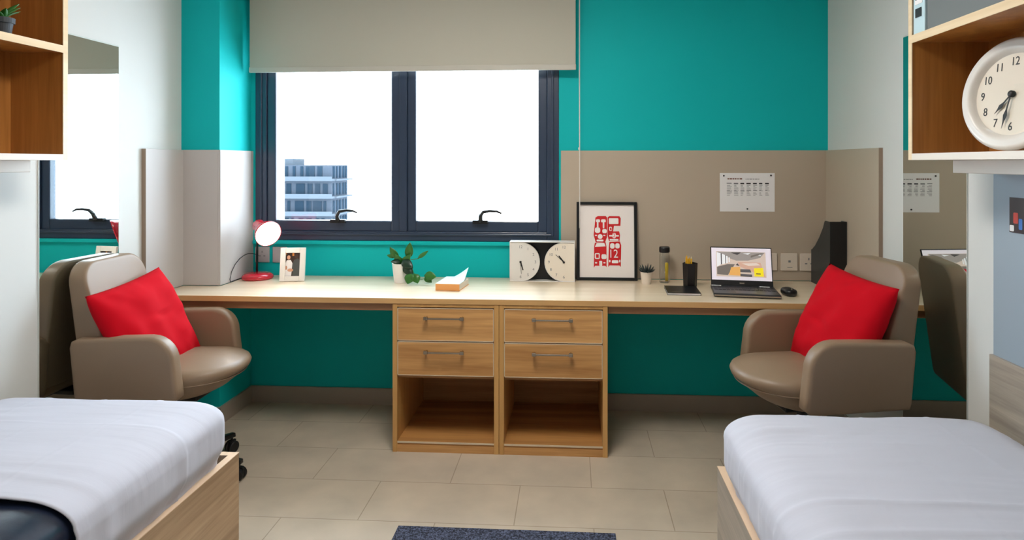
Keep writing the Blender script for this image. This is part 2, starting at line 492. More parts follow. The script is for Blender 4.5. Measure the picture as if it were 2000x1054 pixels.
# outside: far apartment building seen through the left pane
bt = thing('apartment_building', 'pale blue and white apartment block far outside the left window pane', 'building', (-55, 112, -40))
bm = bx(-25, 12, 0, 8, 0, 41)
FAC = mat('far_facade', (50, 56, 64), 0.9, spec=0); FWIN = mat('far_glass', (24, 36, 46), 0.9, spec=0); FWH = mat('far_balcony', (62, 68, 74), 0.9, spec=0)
obj('facade', bm, FAC, bt)
bm = bmesh.new()
random.seed(5)
for fl in range(13):
    z = 1.0 + fl * 3.1
    box(bm, -25, 12.6, -1.5, 0, z, z + .35)
    box(bm, -25, 12.6, -1.5, -1.4, z + .35, z + .8); box(bm, 12, 13, 0, 8, z, z + .3)
obj('balconies', bm, FWH, bt)
for fl in range(8, 13):
    z = 1.0 + fl * 3.1
    x = -24.5
    while x < 11:
        wd = random.choice((.5, .9, 1.6))
        o = obj('window', bx(x, x + wd, -.1, .02, z + .5, z + 2.6), FWIN, bt); x += wd + random.choice((.3, .5, .9))
for fl in range(8, 13):
    for y in (.5, 2.2, 3.6, 5.4, 6.8): obj('window', bx(11.98, 12.1, y, y + random.choice((.6, .9)), 1.5 + fl * 3.1, 3.6 + fl * 3.1), FWIN, bt)
obj('roof_house', bx(-25, 4, 2, 7, 41, 42.2), FWH, bt)

# ------------------------------------------------------------------ roller blind
bl = thing('roller_blind', 'beige roller blind half lowered over the window', 'blind', (-.925, 3.60, 2.55))
def loc(o, *p): return o
ox, oy, oz = -.925, 3.60, 2.55
obj('blind_fabric', bx(-.942, .942, -.001, .001, 1.962 - oz, 0), BLIND, bl)
obj('bottom_bar', bx(-.945, .945, -.007, .007, 1.932 - oz, 1.964 - oz), BLINDBAR, bl, bevel=.004)
bm = lathe(bmesh.new(), [(0, -.945), (.024, -.945), (.024, .945), (0, .945)], n=20, mx=Matrix.Rotation(R(90), 4, 'Y'))
obj('roller', bm, BLINDBAR, bl, smooth=True)
bm = bmesh.new()
tube(bm, [(.962, -.006, 0), (.962, -.006, -.6), (.964, -.006, 1.03 + .02 - oz)], .0014, 6)
tube(bm, [(.966, .006, 0), (.966, .006, -.6), (.967, .004, 1.03 + .02 - oz)], .0014, 6)
tube(bm, [(.964, -.006, 1.051 - oz), (.967, -.002, 1.040 - oz), (.967, .004, 1.051 - oz)], .0022, 6)
for z in (1.49,): lathe(bm, [(0, -.008), (.005, -.006), (.005, .006), (0, .008)], (.962, -.006, z - oz), 8)
obj('bead_chain', bm, WPLAST, bl)

# ------------------------------------------------------------------ mirrors
for (x0, x1, lab) in ((XL, XL + .004, 'tall frameless wall mirror behind the left chair'), (XR - .004, XR, 'tall frameless wall mirror behind the right chair')):
    t = thing('wall_mirror', lab, 'mirror', (x0, 2.41, .12), 0, 'tall mirrors on the side walls')
    obj('mirror_glass', bx(0, .004, 0, .445, 0, 1.83), MIRROR, t)
    e = bmesh.new()
    box(e, 0, .0045, -.003, 0, 0, 1.83); box(e, 0, .0045, .445, .447, 0, 1.83); box(e, 0, .0045, -.003, .447, 1.83, 1.836)
    obj('mirror_edge', e, mat('mirror_edge', (200, 205, 200), .3) , t)

# ------------------------------------------------------------------ desk
dk = thing('desk', 'long wooden built-in desk running wall to wall under the window', 'desk', (-.343, 3.2, 0))
DX, DY = -.343, 3.2
DF = 3.075
bm = prism(bmesh.new(), [(XL + .022 - DX, DF + .004 - DY), (XR - .018 - DX, DF + .004 - DY), (XR - .018 - DX, YB - .016 - DY), (PX + .014 - DX, YB - .016 - DY), (PX + .014 - DX, PY - .016 - DY), (XL + .022 - DX, PY - .016 - DY)], .724, .75)
obj('desktop', bm, DESKTOP, dk, bevel=.001)
obj('front_edge', bx(XL + .022 - DX, XR - .018 - DX, DF - DY, DF + .004 - DY, .724, .7495), DESKEDGE, dk)
CA, CB, CM = -.8777, .1685, -.3546
bm = bx(XL + .022 - DX, CA - .002 - DX, DF + .02 - DY, DF + .04 - DY, .685, .724)
obj('apron', bm, APRON, dk, bevel=.002)
bm = bx(CB + .002 - DX, XR - .018 - DX, DF + .02 - DY, DF + .04 - DY, .685, .724)
obj('apron', bm, APRON, dk, bevel=.002)

# drawer units
def drawer_unit(x0, label):
    W = .522; D = .56; H = .7225; T = .0235
    t = thing('drawer_unit', label, 'drawer unit', (x0, DF + .003, 0), 0, 'drawer units under the desk')
    b = bmesh.new(); box(b, 0, T, 0, D, 0, H); obj('side_panel', b, CABV, t, bevel=.0012)
    b = bmesh.new(); box(b, W - T, W, 0, D, 0, H); obj('side_panel', b, CABV, t, bevel=.0012)
    obj('top_rail', bx(T, W - T, 0.001, D, .708, H), CABV, t)
    obj('bottom_panel', bx(T, W - T, 0.004, D, .035, .052), CABIN, t)
    obj('plinth', bx(T, W - T, 0.003, .02, .0, .035), CABH, t)
    obj('bottom_edge', bx(T, W - T, 0.001, .004, .044, .052), EDGEL, t)
    obj('back_panel', bx(T, W - T, D - .012, D, .052, .708), CABIN, t)
    obj('divider_panel', bx(T, W - T, 0.02, D - .012, .358, .372), CABIN, t)
    for (z0, z1) in ((.375, .540), (.544, .704)):
        d = obj('drawer', bx(T + .003, W - T - .003, 0.0005, .45, z0 + .002, z1 - .002), CABH, t)
        e = bmesh.new(); y0, y1 = -.0008, .001
        a, c = T + .001, W - T - .001
        box(e, a, c, y0, y1, z0, z0 + .0035); box(e, a, c, y0, y1, z1 - .0035, z1)
        box(e, a, a + .0035, y0, y1, z0, z1); box(e, c - .0035, c, y0, y1, z0, z1)
        obj('edge_band', e, EDGEL, d)
        h = bmesh.new(); hz = z1 - .045; hc = W / 2 - .003
        box(h, hc - .082, hc + .082, -.034, -.026, hz - .004, hz + .004)
        for s in (-1, 1):
            box(h, hc + s * .088 - .010, hc + s * .088 + .010, -.036, -.022, hz - .007, hz + .009)
            tube(h, [(hc + s * .088, -.024, hz), (hc + s * .088, 0, hz)], .006, 10)
        obj('handle', h, CHROME, d, bevel=.0015)
    return t
drawer_unit(CA, 'oak drawer unit with open cubby, left of the pair under the desk')
drawer_unit(CM + .0005, 'oak drawer unit with open cubby, right of the pair under the desk')

# ------------------------------------------------------------------ floor mat
tag(obj('floor_mat', bx(-.673, .163, 1.7, 2.44, 0, .009), mat_carpet(), bevel=.003), 'dark navy speckled doormat on the tiles at bottom centre', 'mat')

# ------------------------------------------------------------------ beds
FT = .35
def bed(side, label, wm):
    # side -1: left bed, +1 right bed
    if side < 0: xo, xw = -1.221, XL + .006
    else: xo, xw = .506, XR - .026
    t = thing('bed', label, 'bed', ((xo + xw) / 2, 1.3, 0))
    cx = (xo + xw) / 2; cy = 1.3
    s = 1 if xw > xo else -1
    y0, y1 = .28, 2.275
    def b(xa, xb, *r): return bx(min(xa, xb) - cx, max(xa, xb) - cx, r[0] - cy, r[1] - cy, r[2], r[3])
    obj('side_rail', b(xo, xo + s * .026, y0, y1, .03, FT - .003), wm, t)
    obj('foot_board', b(xo + s * .026, xw, y1 - .026, y1, .03, FT - .003), wm, t)
    e = bmesh.new()
    for (xa, xb, ya, yb) in ((xo - s * .0008, xo + s * .0268, y0, y1 + .0005), (xo + s * .0268, xw, y1 - .027, y1 + .0005)):
        box(e, min(xa, xb) - cx, max(xa, xb) - cx, ya - cy, yb - cy, FT - .003, FT)
    obj('edge_band', e, BEDE, t)
    obj('head_board', b(xo, xw, y0 - .026, y0, .03, .8), wm, t)
    obj('side_rail', b(xw - s * .02, xw, y0, y1 - .027, .03, FT - .003), wm, t)
    obj('base_board', b(xo + s * .026, xw - s * .02, y0, y1 - .027, .24, .262), wm, t)
    for (px, py) in ((xo + s * .06, y0 + .06), (xo + s * .06, y1 - .06), (xw - s * .06, y0 + .06), (xw - s * .06, y1 - .06)):
        obj('foot', bx(px - .025 - cx, px + .025 - cx, py - .025 - cy, py + .025 - cy, 0, .05), BLACKM, t)
    return t
bed(-1, 'left bed frame of light brown wood with open top edge', BEDW)
bed(1, 'right bed frame of greyish wood beside the right wall', BEDG)
# mattresses
MZ0, MZ1 = .264, .562
LM = (-2.098, -1.252, .31, 2.232); RM = (.537, 1.374, .31, 2.232)
def puff(p, b):
    # gently crown the top and bulge the sides
    cx = (b[0] + b[1]) / 2; hx = (b[1] - b[0]) / 2; cy = (b[2] + b[3]) / 2; hy = (b[3] - b[2]) / 2
    u = (p.x - cx) / hx; v = (p.y - cy) / hy
    k = max(0, (p.z - .34) / .2)
    if abs(u) > .8 and (u > 0) == (b[0] < -1):
        q = max(0, min(1, (p.z - .35) / .08)); p.x += math.copysign(.028, u) * q * q * (3 - 2 * q) * (abs(u) - .8) / .2
    p.z += .014 * max(0, 1 - u * u) * k * max(0, 1 - v ** 4)
    return p
for b, lab in ((LM, 'navy vinyl mattress on the left bed, partly bare at bottom left'), (RM, 'mattress on the right bed, hidden under its white sheet')):
    bm = roundbox(b[0], b[1], b[2], b[3], MZ0, MZ1, .09, .055)
    for v in bm.verts:
        v.co = puff(v.co, b)
        nv = noise.noise(Vector((v.co.x * 7, v.co.y * 9, v.co.z * 9)))
        if v.co.z > .4: v.co.z += .004 * nv
    tag(obj('mattress', bm, NAVY, smooth=True), lab, 'mattress', 'mattresses')

def sheet(b, label, ycut, seed, ridges):
    bm = roundbox(b[0], b[1], b[2], b[3], MZ0, MZ1, .09, .055, nx=150, ny=260, nz=30, off=.006)
    dele = [f for f in bm.faces if f.calc_center_median().z < MZ0 + .05 or f.calc_center_median().y < ycut]
    bmesh.ops.delete(bm, geom=dele, context='FACES')
    cx = (b[0] + b[1]) / 2; cy = (b[2] + b[3]) / 2
    for v in bm.verts:
        v.co = puff(v.co, b); p = v.co.copy()
        side = min(1, max(0, (MZ1 - .03 - p.z) / .06))
        n1 = noise.noise(Vector((p.x * 5 + seed, p.y * 9, p.z * 4)))
        n2 = noise.noise(Vector((p.x * 3 + seed * 2, p.y * 45 + 2 * n1, p.z * 10)))
        n3 = noise.noise(Vector((p.x * 2.2, p.y * 2.6 + seed, 0.3)))
        d = .0045 * n1 + .002 * n2 * (0.3 + max(0, n3)) * 1.5
        if b[0] > 0:   # slack folds across the right sheet
            d += .007 * max(0, noise.noise(Vector((p.x * 4.5, p.y * 7, 5.5))) - .12) + .0045 * max(0, noise.noise(Vector((p.x * 3, p.y * 16 + 3 * n3, 2))))
        d += .0035 * side * noise.noise(Vector((p.x * 12, p.y * 14, p.z * 5 + seed)))
        dirv = Vector((0, 0, 1)) if side < .5 else Vector((1 if p.x > cx else -1, 0, .2)).normalized()
        for (yr, h, wd, step) in ridges:
            yy = p.y - yr - .012 * noise.noise(Vector((p.x * 5, yr * 7, seed)))
            d += h * math.exp(-(yy / wd) ** 2)
            if step: d += step / (1 + math.exp(max(-40, min(40, yy / .004))))
        # lengthwise press folds
        for k, xr in enumerate((.25, .5, .75)):
            xx = p.x - (b[0] + (b[1] - b[0]) * xr) - .01 * n3
            d += .0016 * math.exp(-(xx / .005) ** 2)
        if p.x > b[0] + .0 and side > .5 and (abs(p.x - b[0]) < .03 and b[0] < -2 or abs(p.x - b[1]) < .03 and b[1] > 1): d = min(d, .002)
        v.co += dirv * d
    o = obj('bed_sheet', bm, SHEET, smooth=True)
    s = o.modifiers.new('thickness', 'SOLIDIFY'); s.thickness = .003; s.offset = 1
    return tag(o, label, 'bed sheet', 'white bed sheets')
sheet(LM, 'white sheet over the left bed, ending above bare navy vinyl', 1.49, 3.1, ((1.935, .004, .006, .005), (1.6, .003, .02, 0)))
sheet(RM, 'wrinkled white sheet covering the whole right bed', .6, 8.7, ((1.94, .0025, .006, .0025), (1.60, .006, .012, .003), (1.47, .004, .010, 0)))

# wall side panels by the right bed
tag(obj('side_panel', bx(XR - .022, XR - .0005, .2, 2.256, .30, .765), BEDG, bevel=.0015), 'wood grain panel on the right wall just above the bed', 'wall panel')
tag(obj('notice_board', bx(XR - .012, XR - .0005, .2, 2.25, .765, 1.376), BLUEB, bevel=.001), 'plain blue grey board on the wall under the right shelf', 'notice board')
ph = thing('photo_print', 'small dark photo with red and blue, on the blue grey board', 'photo', (XR - .013, 2.168, 1.186))
obj('print', bx(-.0005, .001, -.15, 0, 0, .113), mat('dark_photo', (54, 42, 44), .3, var=.4), ph)
bm = bmesh.new()
for (y, z, a, h, mi) in ((-.03, .03, .022, .035, 0), (-.052, .012, .016, .035, 1), (-.085, .02, .02, .04, 0), (-.11, .01, .02, .03, 1), (-.012, .004, .02, .02, 2)):
    prism(bm, rrect(y - a / 2, y + a / 2, z, z + h, .004, 3), -.001, -.0006, 'X', mi)
obj('picture', bm, [mat('photo_red', (206, 60, 40), .4), mat('photo_blue', (60, 120, 200), .4), PAPER], ph)

# ------------------------------------------------------------------ wall shelves
def wall_shelf(side, label):
    if side < 0: xw, xf = XL, -1.893
    else: xw, xf = XR, 1.160
    s = 1 if xf > xw else -1
    y0, y1 = .55, 2.292
    t = thing('wall_shelf', label, 'shelf', (xw, 2.0, 1.42), 0)
    def b(xa, xb, ya, yb, za, zb): return bx(min(xa, xb) - xw, max(xa, xb) - xw, ya - 2.0, yb - 2.0, za - 1.42, zb - 1.42)
    top = 2.26
    obj('back_panel', b(xw, xw + s * .012, y0, y1 - .02, 1.44, top - .022), SHELFW, t)
    obj('end_panel', b(xw, xf - s * .003, y1 - .02, y1, 1.42, top), SHELFW, t)
    obj('end_panel', b(xw, xf - s * .003, y0, y0 + .02, 1.42, top), SHELFW, t)
    obj('shelf_board', b(xw + s * .012, xf - s * .003, y0 + .02, y1 - .02, 1.822, 1.845), SHELFW, t)
    obj('top_board', b(xw, xf - s * .003, y0 + .02, y1 - .02, top - .022, top), SHELFW, t)
    obj('bottom_board', b(xw, xf - s * .003, y0 + .02, y1 - .02, 1.42, 1.442), SHELFB, t)
    e = bmesh.new(); xa, xb = xf - s * .003, xf
    for (ya, yb, za, zb) in ((y1 - .022, y1, 1.42, top), (y0, y0 + .022, 1.42, top), (y0 + .02, y1 - .022, 1.820, 1.847), (y0 + .02, y1 - .022, top - .024, top)):
        box(e, min(xa, xb) - xw, max(xa, xb) - xw, ya - 2.0, yb - 2.0, za - 1.42, zb - 1.42)
    obj('front_edge', e, SHELFF, t)
    obj('bottom_edge', b(xf - s * .003, xf, y0 + .02, y1 - .022, 1.42, 1.442), SHELFB, t)
    xr = 1.284 if side > 0 else -2.003
    obj('light_housing', b(xw, xr, y0 + .1, 2.25, 1.376, 1.42), SHELFB, t, bevel=.002)
    return t
wall_shelf(-1, 'open oak wall shelf above the left bed, holding a dark plant pot')
wall_shelf(1, 'open oak wall shelf above the right bed, holding a big round clock')

# round clock in the right shelf
rc = thing('wall_clock', 'big white round clock with black numerals leaning in the right shelf', 'clock', (1.30, 1.985, 1.443))
cn = Vector((-.955, -.26, .10)).normalized(); cxv = Vector((.26, -.966, 0)).normalized()   # right-hand side as seen from the front
cyv = cn.cross(cxv).normalized()
CMX = frame_mx(Vector((.004, 0, .1715)), cxv, cyv, cn)
r0 = .169
obj('clock_rim', lathe(bmesh.new(), [(0, -.022), (.14, -.022), (.160, -.014), (r0, -.004), (r0, .004), (.163, .012), (.155, .016), (.150, .014), (.143, .017), (.136, .015), (.130, .010), (.126, .002), (.122, -.002)], n=72, mx=CMX), CLOCKW, rc, smooth=True)
obj('dial', lathe(bmesh.new(), [(0, -.004), (.1225, -.004), (.1225, -.001), (0, -.001)], n=64, mx=CMX), CLOCKFACE, rc)
bm = bmesh.new()
for k in range(1, 13):
    a = R(90 - 30 * k)
    text_into(bm, str(k), .036, CMX @ Matrix.Translation((.100 * math.cos(a), .098 * math.sin(a), -.0004)), sx=.8)
obj('numerals', bm, INK, rc)
def hand(mx, ang, ln, wd, z, tail=.0, spade=True):
    b = bmesh.new(); m = mx @ Matrix.Rotation(R(-ang), 4, 'Z')
    if spade: pts = [(-wd * .3, -tail), (wd * .3, -tail), (wd * .35, ln * .45), (wd, ln * .62), (wd * .35, ln * .8), (0, ln), (-wd * .35, ln * .8), (-wd, ln * .62), (-wd * .35, ln * .45)]
    else: pts = [(-wd, -tail), (wd, -tail), (wd * .7, ln), (-wd * .7, ln)]
    prism(b, pts, z, z + .0012)
    for v in b.verts: v.co = m @ v.co
    return b
obj('hour_hand', hand(CMX, 222, .076, .0065, .004), INK, rc)
obj('minute_hand', hand(CMX, 192, .105, .006, .006), INK, rc)
obj('hub', lathe(bmesh.new(), [(0, -.001), (.010, -.001), (.010, .008), (.007, .011), (0, .011)], n=20, mx=CMX), INK, rc, smooth=True)
obj('clock_lens', lathe(bmesh.new(), [(.1235, .0135), (.10, .0145), (0, .0165)], n=48, mx=CMX), GLASS, rc, smooth=True)

# binder and box on the upper board
bd = thing('binder', 'pale blue binder with black label strip, at the shelf end', 'binder', (1.165, 2.198, 1.8455))
obj('cover', bx(0, .235, 0, .072, 0, .31), PALEBLUE, bd, bevel=.002)
obj('label_holder', bx(-.0015, 0, .014, .058, .10, .20), PAPER, bd)
obj('label_strip', bx(-.0022, -.0015, .018, .055, .056, .086), INK, bd)
obj('label_clip', bx(-.0025, -.0015, .018, .054, .115, .122), CHROME, bd)
sb = thing('storage_box', 'dark grey storage box next to the pale blue binder', 'box', (1.170, 1.80, 1.8455))
obj('box_body', bx(0, .225, 0, .394, 0, .24), GREYBOX, sb, bevel=.003)
obj('box_lid', bx(-.004, .229, -.003, .3965, .21, .25), GREYBOX, sb, bevel=.003)
# pot in left shelf
def leaf(bm, base, d, ln, wd, up=(0, 0, 1), curl=.2, mi=0, n=6):
    d = Vector(d).normalized(); up = Vector(up); s = d.cross(up)
    if s.length < .1: s = d.cross(Vector((1, 0, 0)))
    s.normalize(); nrm = s.cross(d).normalized(); base = Vector(base)
    L = []; 
    for i in range(n + 1):
        t = i / n; w_ = wd * math.sin(PI * (t ** .8)) ** .8 if 0 < t < 1 else .0006
        c = base + d * (ln * t) - nrm * (curl * ln * t * t)
        row = [bm.verts.new(c - s * w_ + nrm * w_ * .25), bm.verts.new(c), bm.verts.new(c + s * w_ + nrm * w_ * .25)]
        L.append(row)
    for a, b in zip(L, L[1:]):
        for k in (0, 1):
            f = bm.faces.new((a[k], a[k + 1], b[k + 1], b[k])); f.material_index = mi
    return base + d * ln
def thick(o, t=.0012):
    m = o.modifiers.new('thickness', 'SOLIDIFY'); m.thickness = t; return o
pp = thing('potted_plant', 'small dark grey pot with green leaves in the left shelf', 'plant', (-1.957, 2.08, 1.8455))
obj('pot', lathe(bmesh.new(), [(0, 0), (.026, 0), (.032, .044), (.037, .044), (.038, .062), (.034, .062), (.031, .05), (0, .05)], n=28), GREYPOT, pp, smooth=False)
obj('soil', lathe(bmesh.new(), [(0, .053), (.0315, .051)], n=20), SOIL, pp)
bm = bmesh.new(); random.seed(2)
for k in range(12):
    a = k * 2.4; leaf(bm, (0, 0, .05), (math.cos(a) * .8, math.sin(a) * .8, .9 + .5 * random.random()), .055 + .03 * random.random(), .012, curl=.3)
thick(obj('leaves', bm, LEAF, pp, smooth=True))

# ------------------------------------------------------------------ office chairs
def make_chair():
    t = thing('office_chair', 'taupe leather office chair at the left, with red cushion, under the desk end', 'chair', (-1.755, 2.775, 0), R(2), 'taupe leather office chairs')
    # seat, D-shaped front
    out = []
    for i in range(25):
        a = -PI / 2 + PI * i / 24; out.append((.06 + .240 * math.cos(a) ** .8 if abs(math.cos(a)) > 1e-6 else .06, .222 * math.sin(a)))
    out += [(-.1, .222), (-.24, .215), (-.24, .1), (-.24, 0), (-.24, -.1), (-.24, -.215), (-.1, -.222)]
    def fs(v):
        f = max(0, v.x) / .32
        k = max(0, min(1, (.515 - v.z) / .10)); q = 1 - .26 * k ** 1.3
        if v.x > 0: v = Vector((v.x * q, v.y * (1 - .14 * k * f), v.z))
        return Vector((v.x, v.y, v.z + (.018 * f ** 3 if v.z < .47 else .0)))
    bm = slab(bmesh.new(), out, .405, .535, .045, .022, .012, fn=fs)
    seat = obj('seat', bm, LEATHER, t, smooth=True)
    # seat welt
    w_ = bmesh.new(); pts = [Vector((p[0] + (.0 if p[0] > .06 else 0), p[1], .47)) for p in out[:25]]
    pts = [fs(Vector((p.x * .995, p.y * .995, .474))) for p in pts]
    tube(w_, pts, .0028, 6); obj('piping', w_, LEATHER, seat, smooth=True)
    # arms: closed side panels with a big rounded front top corner
    for s in (-1, 1):
        ol = [(-.285, .462), (-.272, .436), (.12, .43), (.147, .452), (.142, .50), (.130, .60)]
        ol += [(.130 - .11 + .11 * math.cos(R(a)) - .0, .598 + .105 * math.sin(R(a))) for a in range(12, 91, 13)]
        ol += [(-.1, .700), (-.27, .692), (-.296, .680), (-.303, .655)]
        def fa(v, s=s):
            return Vector((v.x, s * (.222 + v.z), v.y))
        b = slab(bmesh.new(), ol, .0, .064, .016, .003, .002, fn=fa)
        arm = obj('armrest', b, LEATHER, t, smooth=True)
        sm = bmesh.new()
        cpt = [Vector((p[0], s * (.222 + .052), p[1])) for p in ol]
        N = len(ol); inner = []
        cxx = sum(p[0] for p in ol) / N; czz = sum(p[1] for p in ol) / N
        for p in ol: inner.append(Vector((cxx + (p[0] - cxx) * .955, s * .2805, czz + (p[1] - czz) * .93)))
        tube(sm, inner[3:-1], .0022, 6); obj('piping', sm, LEATHER, arm, smooth=True)
        sc = bmesh.new(); lathe(sc, [(0, .006), (.008, .004), (.009, 0)], n=12, mx=Matrix.Translation((.105, s * .274, .47)) @ Matrix.Rotation(-s * PI / 2, 4, 'X'))
        obj('bolt', sc, CHROME, arm, smooth=True)
    # backrest
    ob = rrect(-.197, .197, .46, .995, .1, 8, (.03, .03, .09, .09))
    def fb(v):
        z = v.y; th = .066 + (.995 - z) * .15
        return Vector((-.345 + (.995 - z) * .13 + v.z * th, v.x, z))
    bm = slab(bmesh.new(), ob, 0, 1, .42, .10, .0, seg=6, fn=lambda v: fb(Vector((v.x, v.y, v.z))))
    bm.free()
    # own build: rounded in real units
    bm = slab(bmesh.new(), ob, 0, .06, .010, .002, .0, seg=5, fn=lambda v: fb(Vector((v.x, v.y, v.z / .06))))
    bk = obj('backrest', bm, LEATHER, t, smooth=True)
    pb = bmesh.new(); pts = []
    for p in rrect(-.189, .189, .50, .985, .1, 8, (.02, .02, .082, .082)): pts.append(fb(Vector((p[0], p[1], .80))) )
    tube(pb, pts[9:], .0025, 6); obj('piping', pb, LEATHER, bk, smooth=True)
    # mechanism
    m = bmesh.new(); box(m, -.14, .12, -.09, .09, .37, .408); box(m, -.25, -.12, -.05, .05, .375, .40)
    obj('tilt_mechanism', m, BLACKM, t, bevel=.006)
    g = lathe(bmesh.new(), [(0, .10), (.030, .10), (.030, .24), (.020, .24), (.020, .38), (0, .38)], n=20); obj('gas_lift', g, BLACKM, t, smooth=False)
    tube(lv := bmesh.new(), [(.02, .08, .385), (.02, .20, .38), (.02, .24, .37)], .005, 8); obj('lever', lv, BLACKM, t)
    bs = bmesh.new()
    lathe(bs, [(0, .07), (.042, .07), (.042, .12), (.034, .13), (0, .13)], n=24)
    base = obj('hub', bs, BLACKM, t)
    for k in range(5):
        a = R(-4 + 72 * k); ca, sa = math.cos(a), math.sin(a)
        l_ = bmesh.new()
        M = Matrix.Rotation(a, 4, 'Z')
        vs = [(.03, -.026, .085), (.03, .026, .085), (.03, .022, .12), (.03, -.022, .12), (.285, -.015, .07), (.285, .015, .07), (.285, .012, .09), (.285, -.012, .09)]
        V = [l_.verts.new(M @ Vector(p)) for p in vs]
        for q in ((0, 1, 2, 3), (4, 7, 6, 5), (0, 4, 5, 1), (1, 5, 6, 2), (2, 6, 7, 3), (3, 7, 4, 0)): l_.faces.new([V[i] for i in q])
        lo = obj('leg', l_, CHROME if False else BLACKM, t, bevel=.004)
        cs = bmesh.new()
        px, py = .272 * ca, .272 * sa
        tube(cs, [(px, py, .05), (px, py, .078)], .006, 8)
        for s in (-1, 1):
            MX = Matrix.Translation((px - sa * .013 * s, py + ca * .013 * s, .027)) @ Matrix.Rotation(a, 4, 'Z') @ Matrix.Rotation(PI / 2, 4, 'X')
            lathe(cs, [(0, -.009), (.022, -.009), (.027, -.006), (.027, .006), (.022, .009), (0, .009)], n=20, mx=MX)
        MX = Matrix.Translation((px, py, .034)) @ Matrix.Rotation(a, 4, 'Z')
        b4 = bmesh.new(); box(cs, -.016, .020, -.006, .006, -.004, .022, mx=MX); b4.free()
        obj('castor', cs, RUBBER, lo)
    return t
ch1 = make_chair()
for c in ch1.children:
    if c.name == 'backrest': c.location.y = -.05
ch2 = dup(ch1, (.955, 2.735, 0), R(190.6), 'taupe leather office chair at the right, raised slightly, facing left')
for c in ch2.children:
    if c.name.startswith('backrest'): c.location = (-.045, .015, .004)
    if c.name.split('.')[0] in ('seat', 'armrest', 'backrest', 'tilt_mechanism', 'lever'): c.location.z += {'backrest': .006, 'armrest': .036}.get(c.name.split('.')[0], .036)

# ------------------------------------------------------------------ cushions
def cushion(label, A, B, Cc, size, th, seed, push):
    A, B, Cc = Vector(A), Vector(B), Vector(Cc)
    e1 = (B - A).normalized(); e2 = (Cc - B); e2 = (e2 - e1 * e2.dot(e1)).normalized(); nn = e1.cross(e2)
    if nn.z < 0: nn = -nn
    c = (A + Cc) / 2 + nn * push
    n = 36; bm = bmesh.new(); G = {}
    for sgn in (1, -1):
        for i in range(n + 1):
            for j in range(n + 1):
                edge = i in (0, n) or j in (0, n)
                if sgn < 0 and edge: G[(sgn, i, j)] = G[(1, i, j)]; continue
                u = 2 * i / n - 1; v = 2 * j / n - 1
                px = u * size / 2 * (1 - .05 * (1 - v * v) * abs(u) ** 2 ) ; py = v * size / 2 * (1 - .05 * (1 - u * u) * abs(v) ** 2)
                h = th / 2 * (max(0, (1 - abs(u) ** 2.6)) * max(0, (1 - abs(v) ** 2.6))) ** .5
                if not edge:
                    wr = noise.noise(Vector((u * 2.6 + seed, v * 2.6, seed))) * .016
                    ra = math.atan2(v, u); rad = max(abs(u), abs(v))
                    wr += .008 * noise.noise(Vector((ra * 5, rad * 1.5, seed + 3))) * (rad ** 2)
                    wr -= .010 * math.exp(-((v - .12 - .35 * u * u + .2 * u) / .05) ** 2) * math.exp(-((u - .15) / .35) ** 2)
                    h += wr * min(1, (1 - rad) * 6)
                G[(sgn, i, j)] = bm.verts.new(Vector((px, py, sgn * max(h, .001))))
    for sgn in (1, -1):
        for i in range(n):
            for j in range(n): bm.faces.new((G[(sgn, i, j)], G[(sgn, i + 1, j)], G[(sgn, i + 1, j + 1)], G[(sgn, i, j + 1)]))
    o = obj('cushion', bm, REDC, smooth=True)
    o.matrix_world = frame_mx(c, e1, nn.cross(e1), nn)
    return tag(o, label, 'cushion', 'red cushions')
cushion('bright red square cushion on the left chair', (-2.005, 2.565, .876), (-2.0, 2.945, .915), (-1.80, 2.885, .465), .46, .16, 1.3, .03)
cushion('bright red square cushion on the right chair', (1.270, 2.60, .930), (1.195, 2.975, .955), (1.02, 2.90, .515), .45, .17, 5.2, .035)

# ------------------------------------------------------------------ sockets
def socket(label, x0, x1, z0, z1, y, m, style):
    t = thing('wall_socket', label, 'socket', (x0, y, z0), 0, 'wall sockets and switches')
    W = x1 - x0; H = z1 - z0
    obj('plate', bx(0, W, -.009, 0, 0, H), m, t, bevel=.003)
    b = bmesh.new()
    if style == 'socket':
        for (u, v, a, c) in ((.5, .68, .05, .1), (.34, .42, .1, .05), (.66, .42, .1, .05)): box(b, W * (u - a / 1.5), W * (u + a / 1.5), -.0095, -.009, H * (v - c / 1.5), H * (v + c / 1.5))
        obj('pin_holes', b, INKG, t)
        obj('rocker', bx(W * .12, W * .26, -.012, -.009, H * .62, H * .84), m, t, bevel=.001)
    elif style == 'data':
        box(b, W * .44, W * .58, -.0095, -.009, H * .48, H * .6); obj('port', b, INKG, t)
        b = bmesh.new(); box(b, W * .38, W * .68, -.0094, -.009, H * .18, H * .21); obj('marking', b, INKG, t)
    else:
        obj('rocker', bx(W * .38, W * .62, -.0125, -.009, H * .64, H * .84), m, t, bevel=.001)
    return t
socket('grey wall socket behind the red desk lamp', -1.872, -1.786, .823, .915, YB, GREYPL, 'socket')
socket('grey wall plate half hidden by the white photo frame', -1.766, -1.68, .823, .915, YB, GREYPL, 'switch')
yw = YB - .016
socket('ivory switch plate half hidden by the laptop screen', 1.052, 1.142, .808, .905, yw, IVORY, 'switch')
socket('ivory data socket, middle of the three by the laptop', 1.162, 1.254, .808, .905, yw, IVORY, 'data')
socket('ivory wall socket beside the black magazine file', 1.268, 1.36, .808, .905, yw, IVORY, 'socket')

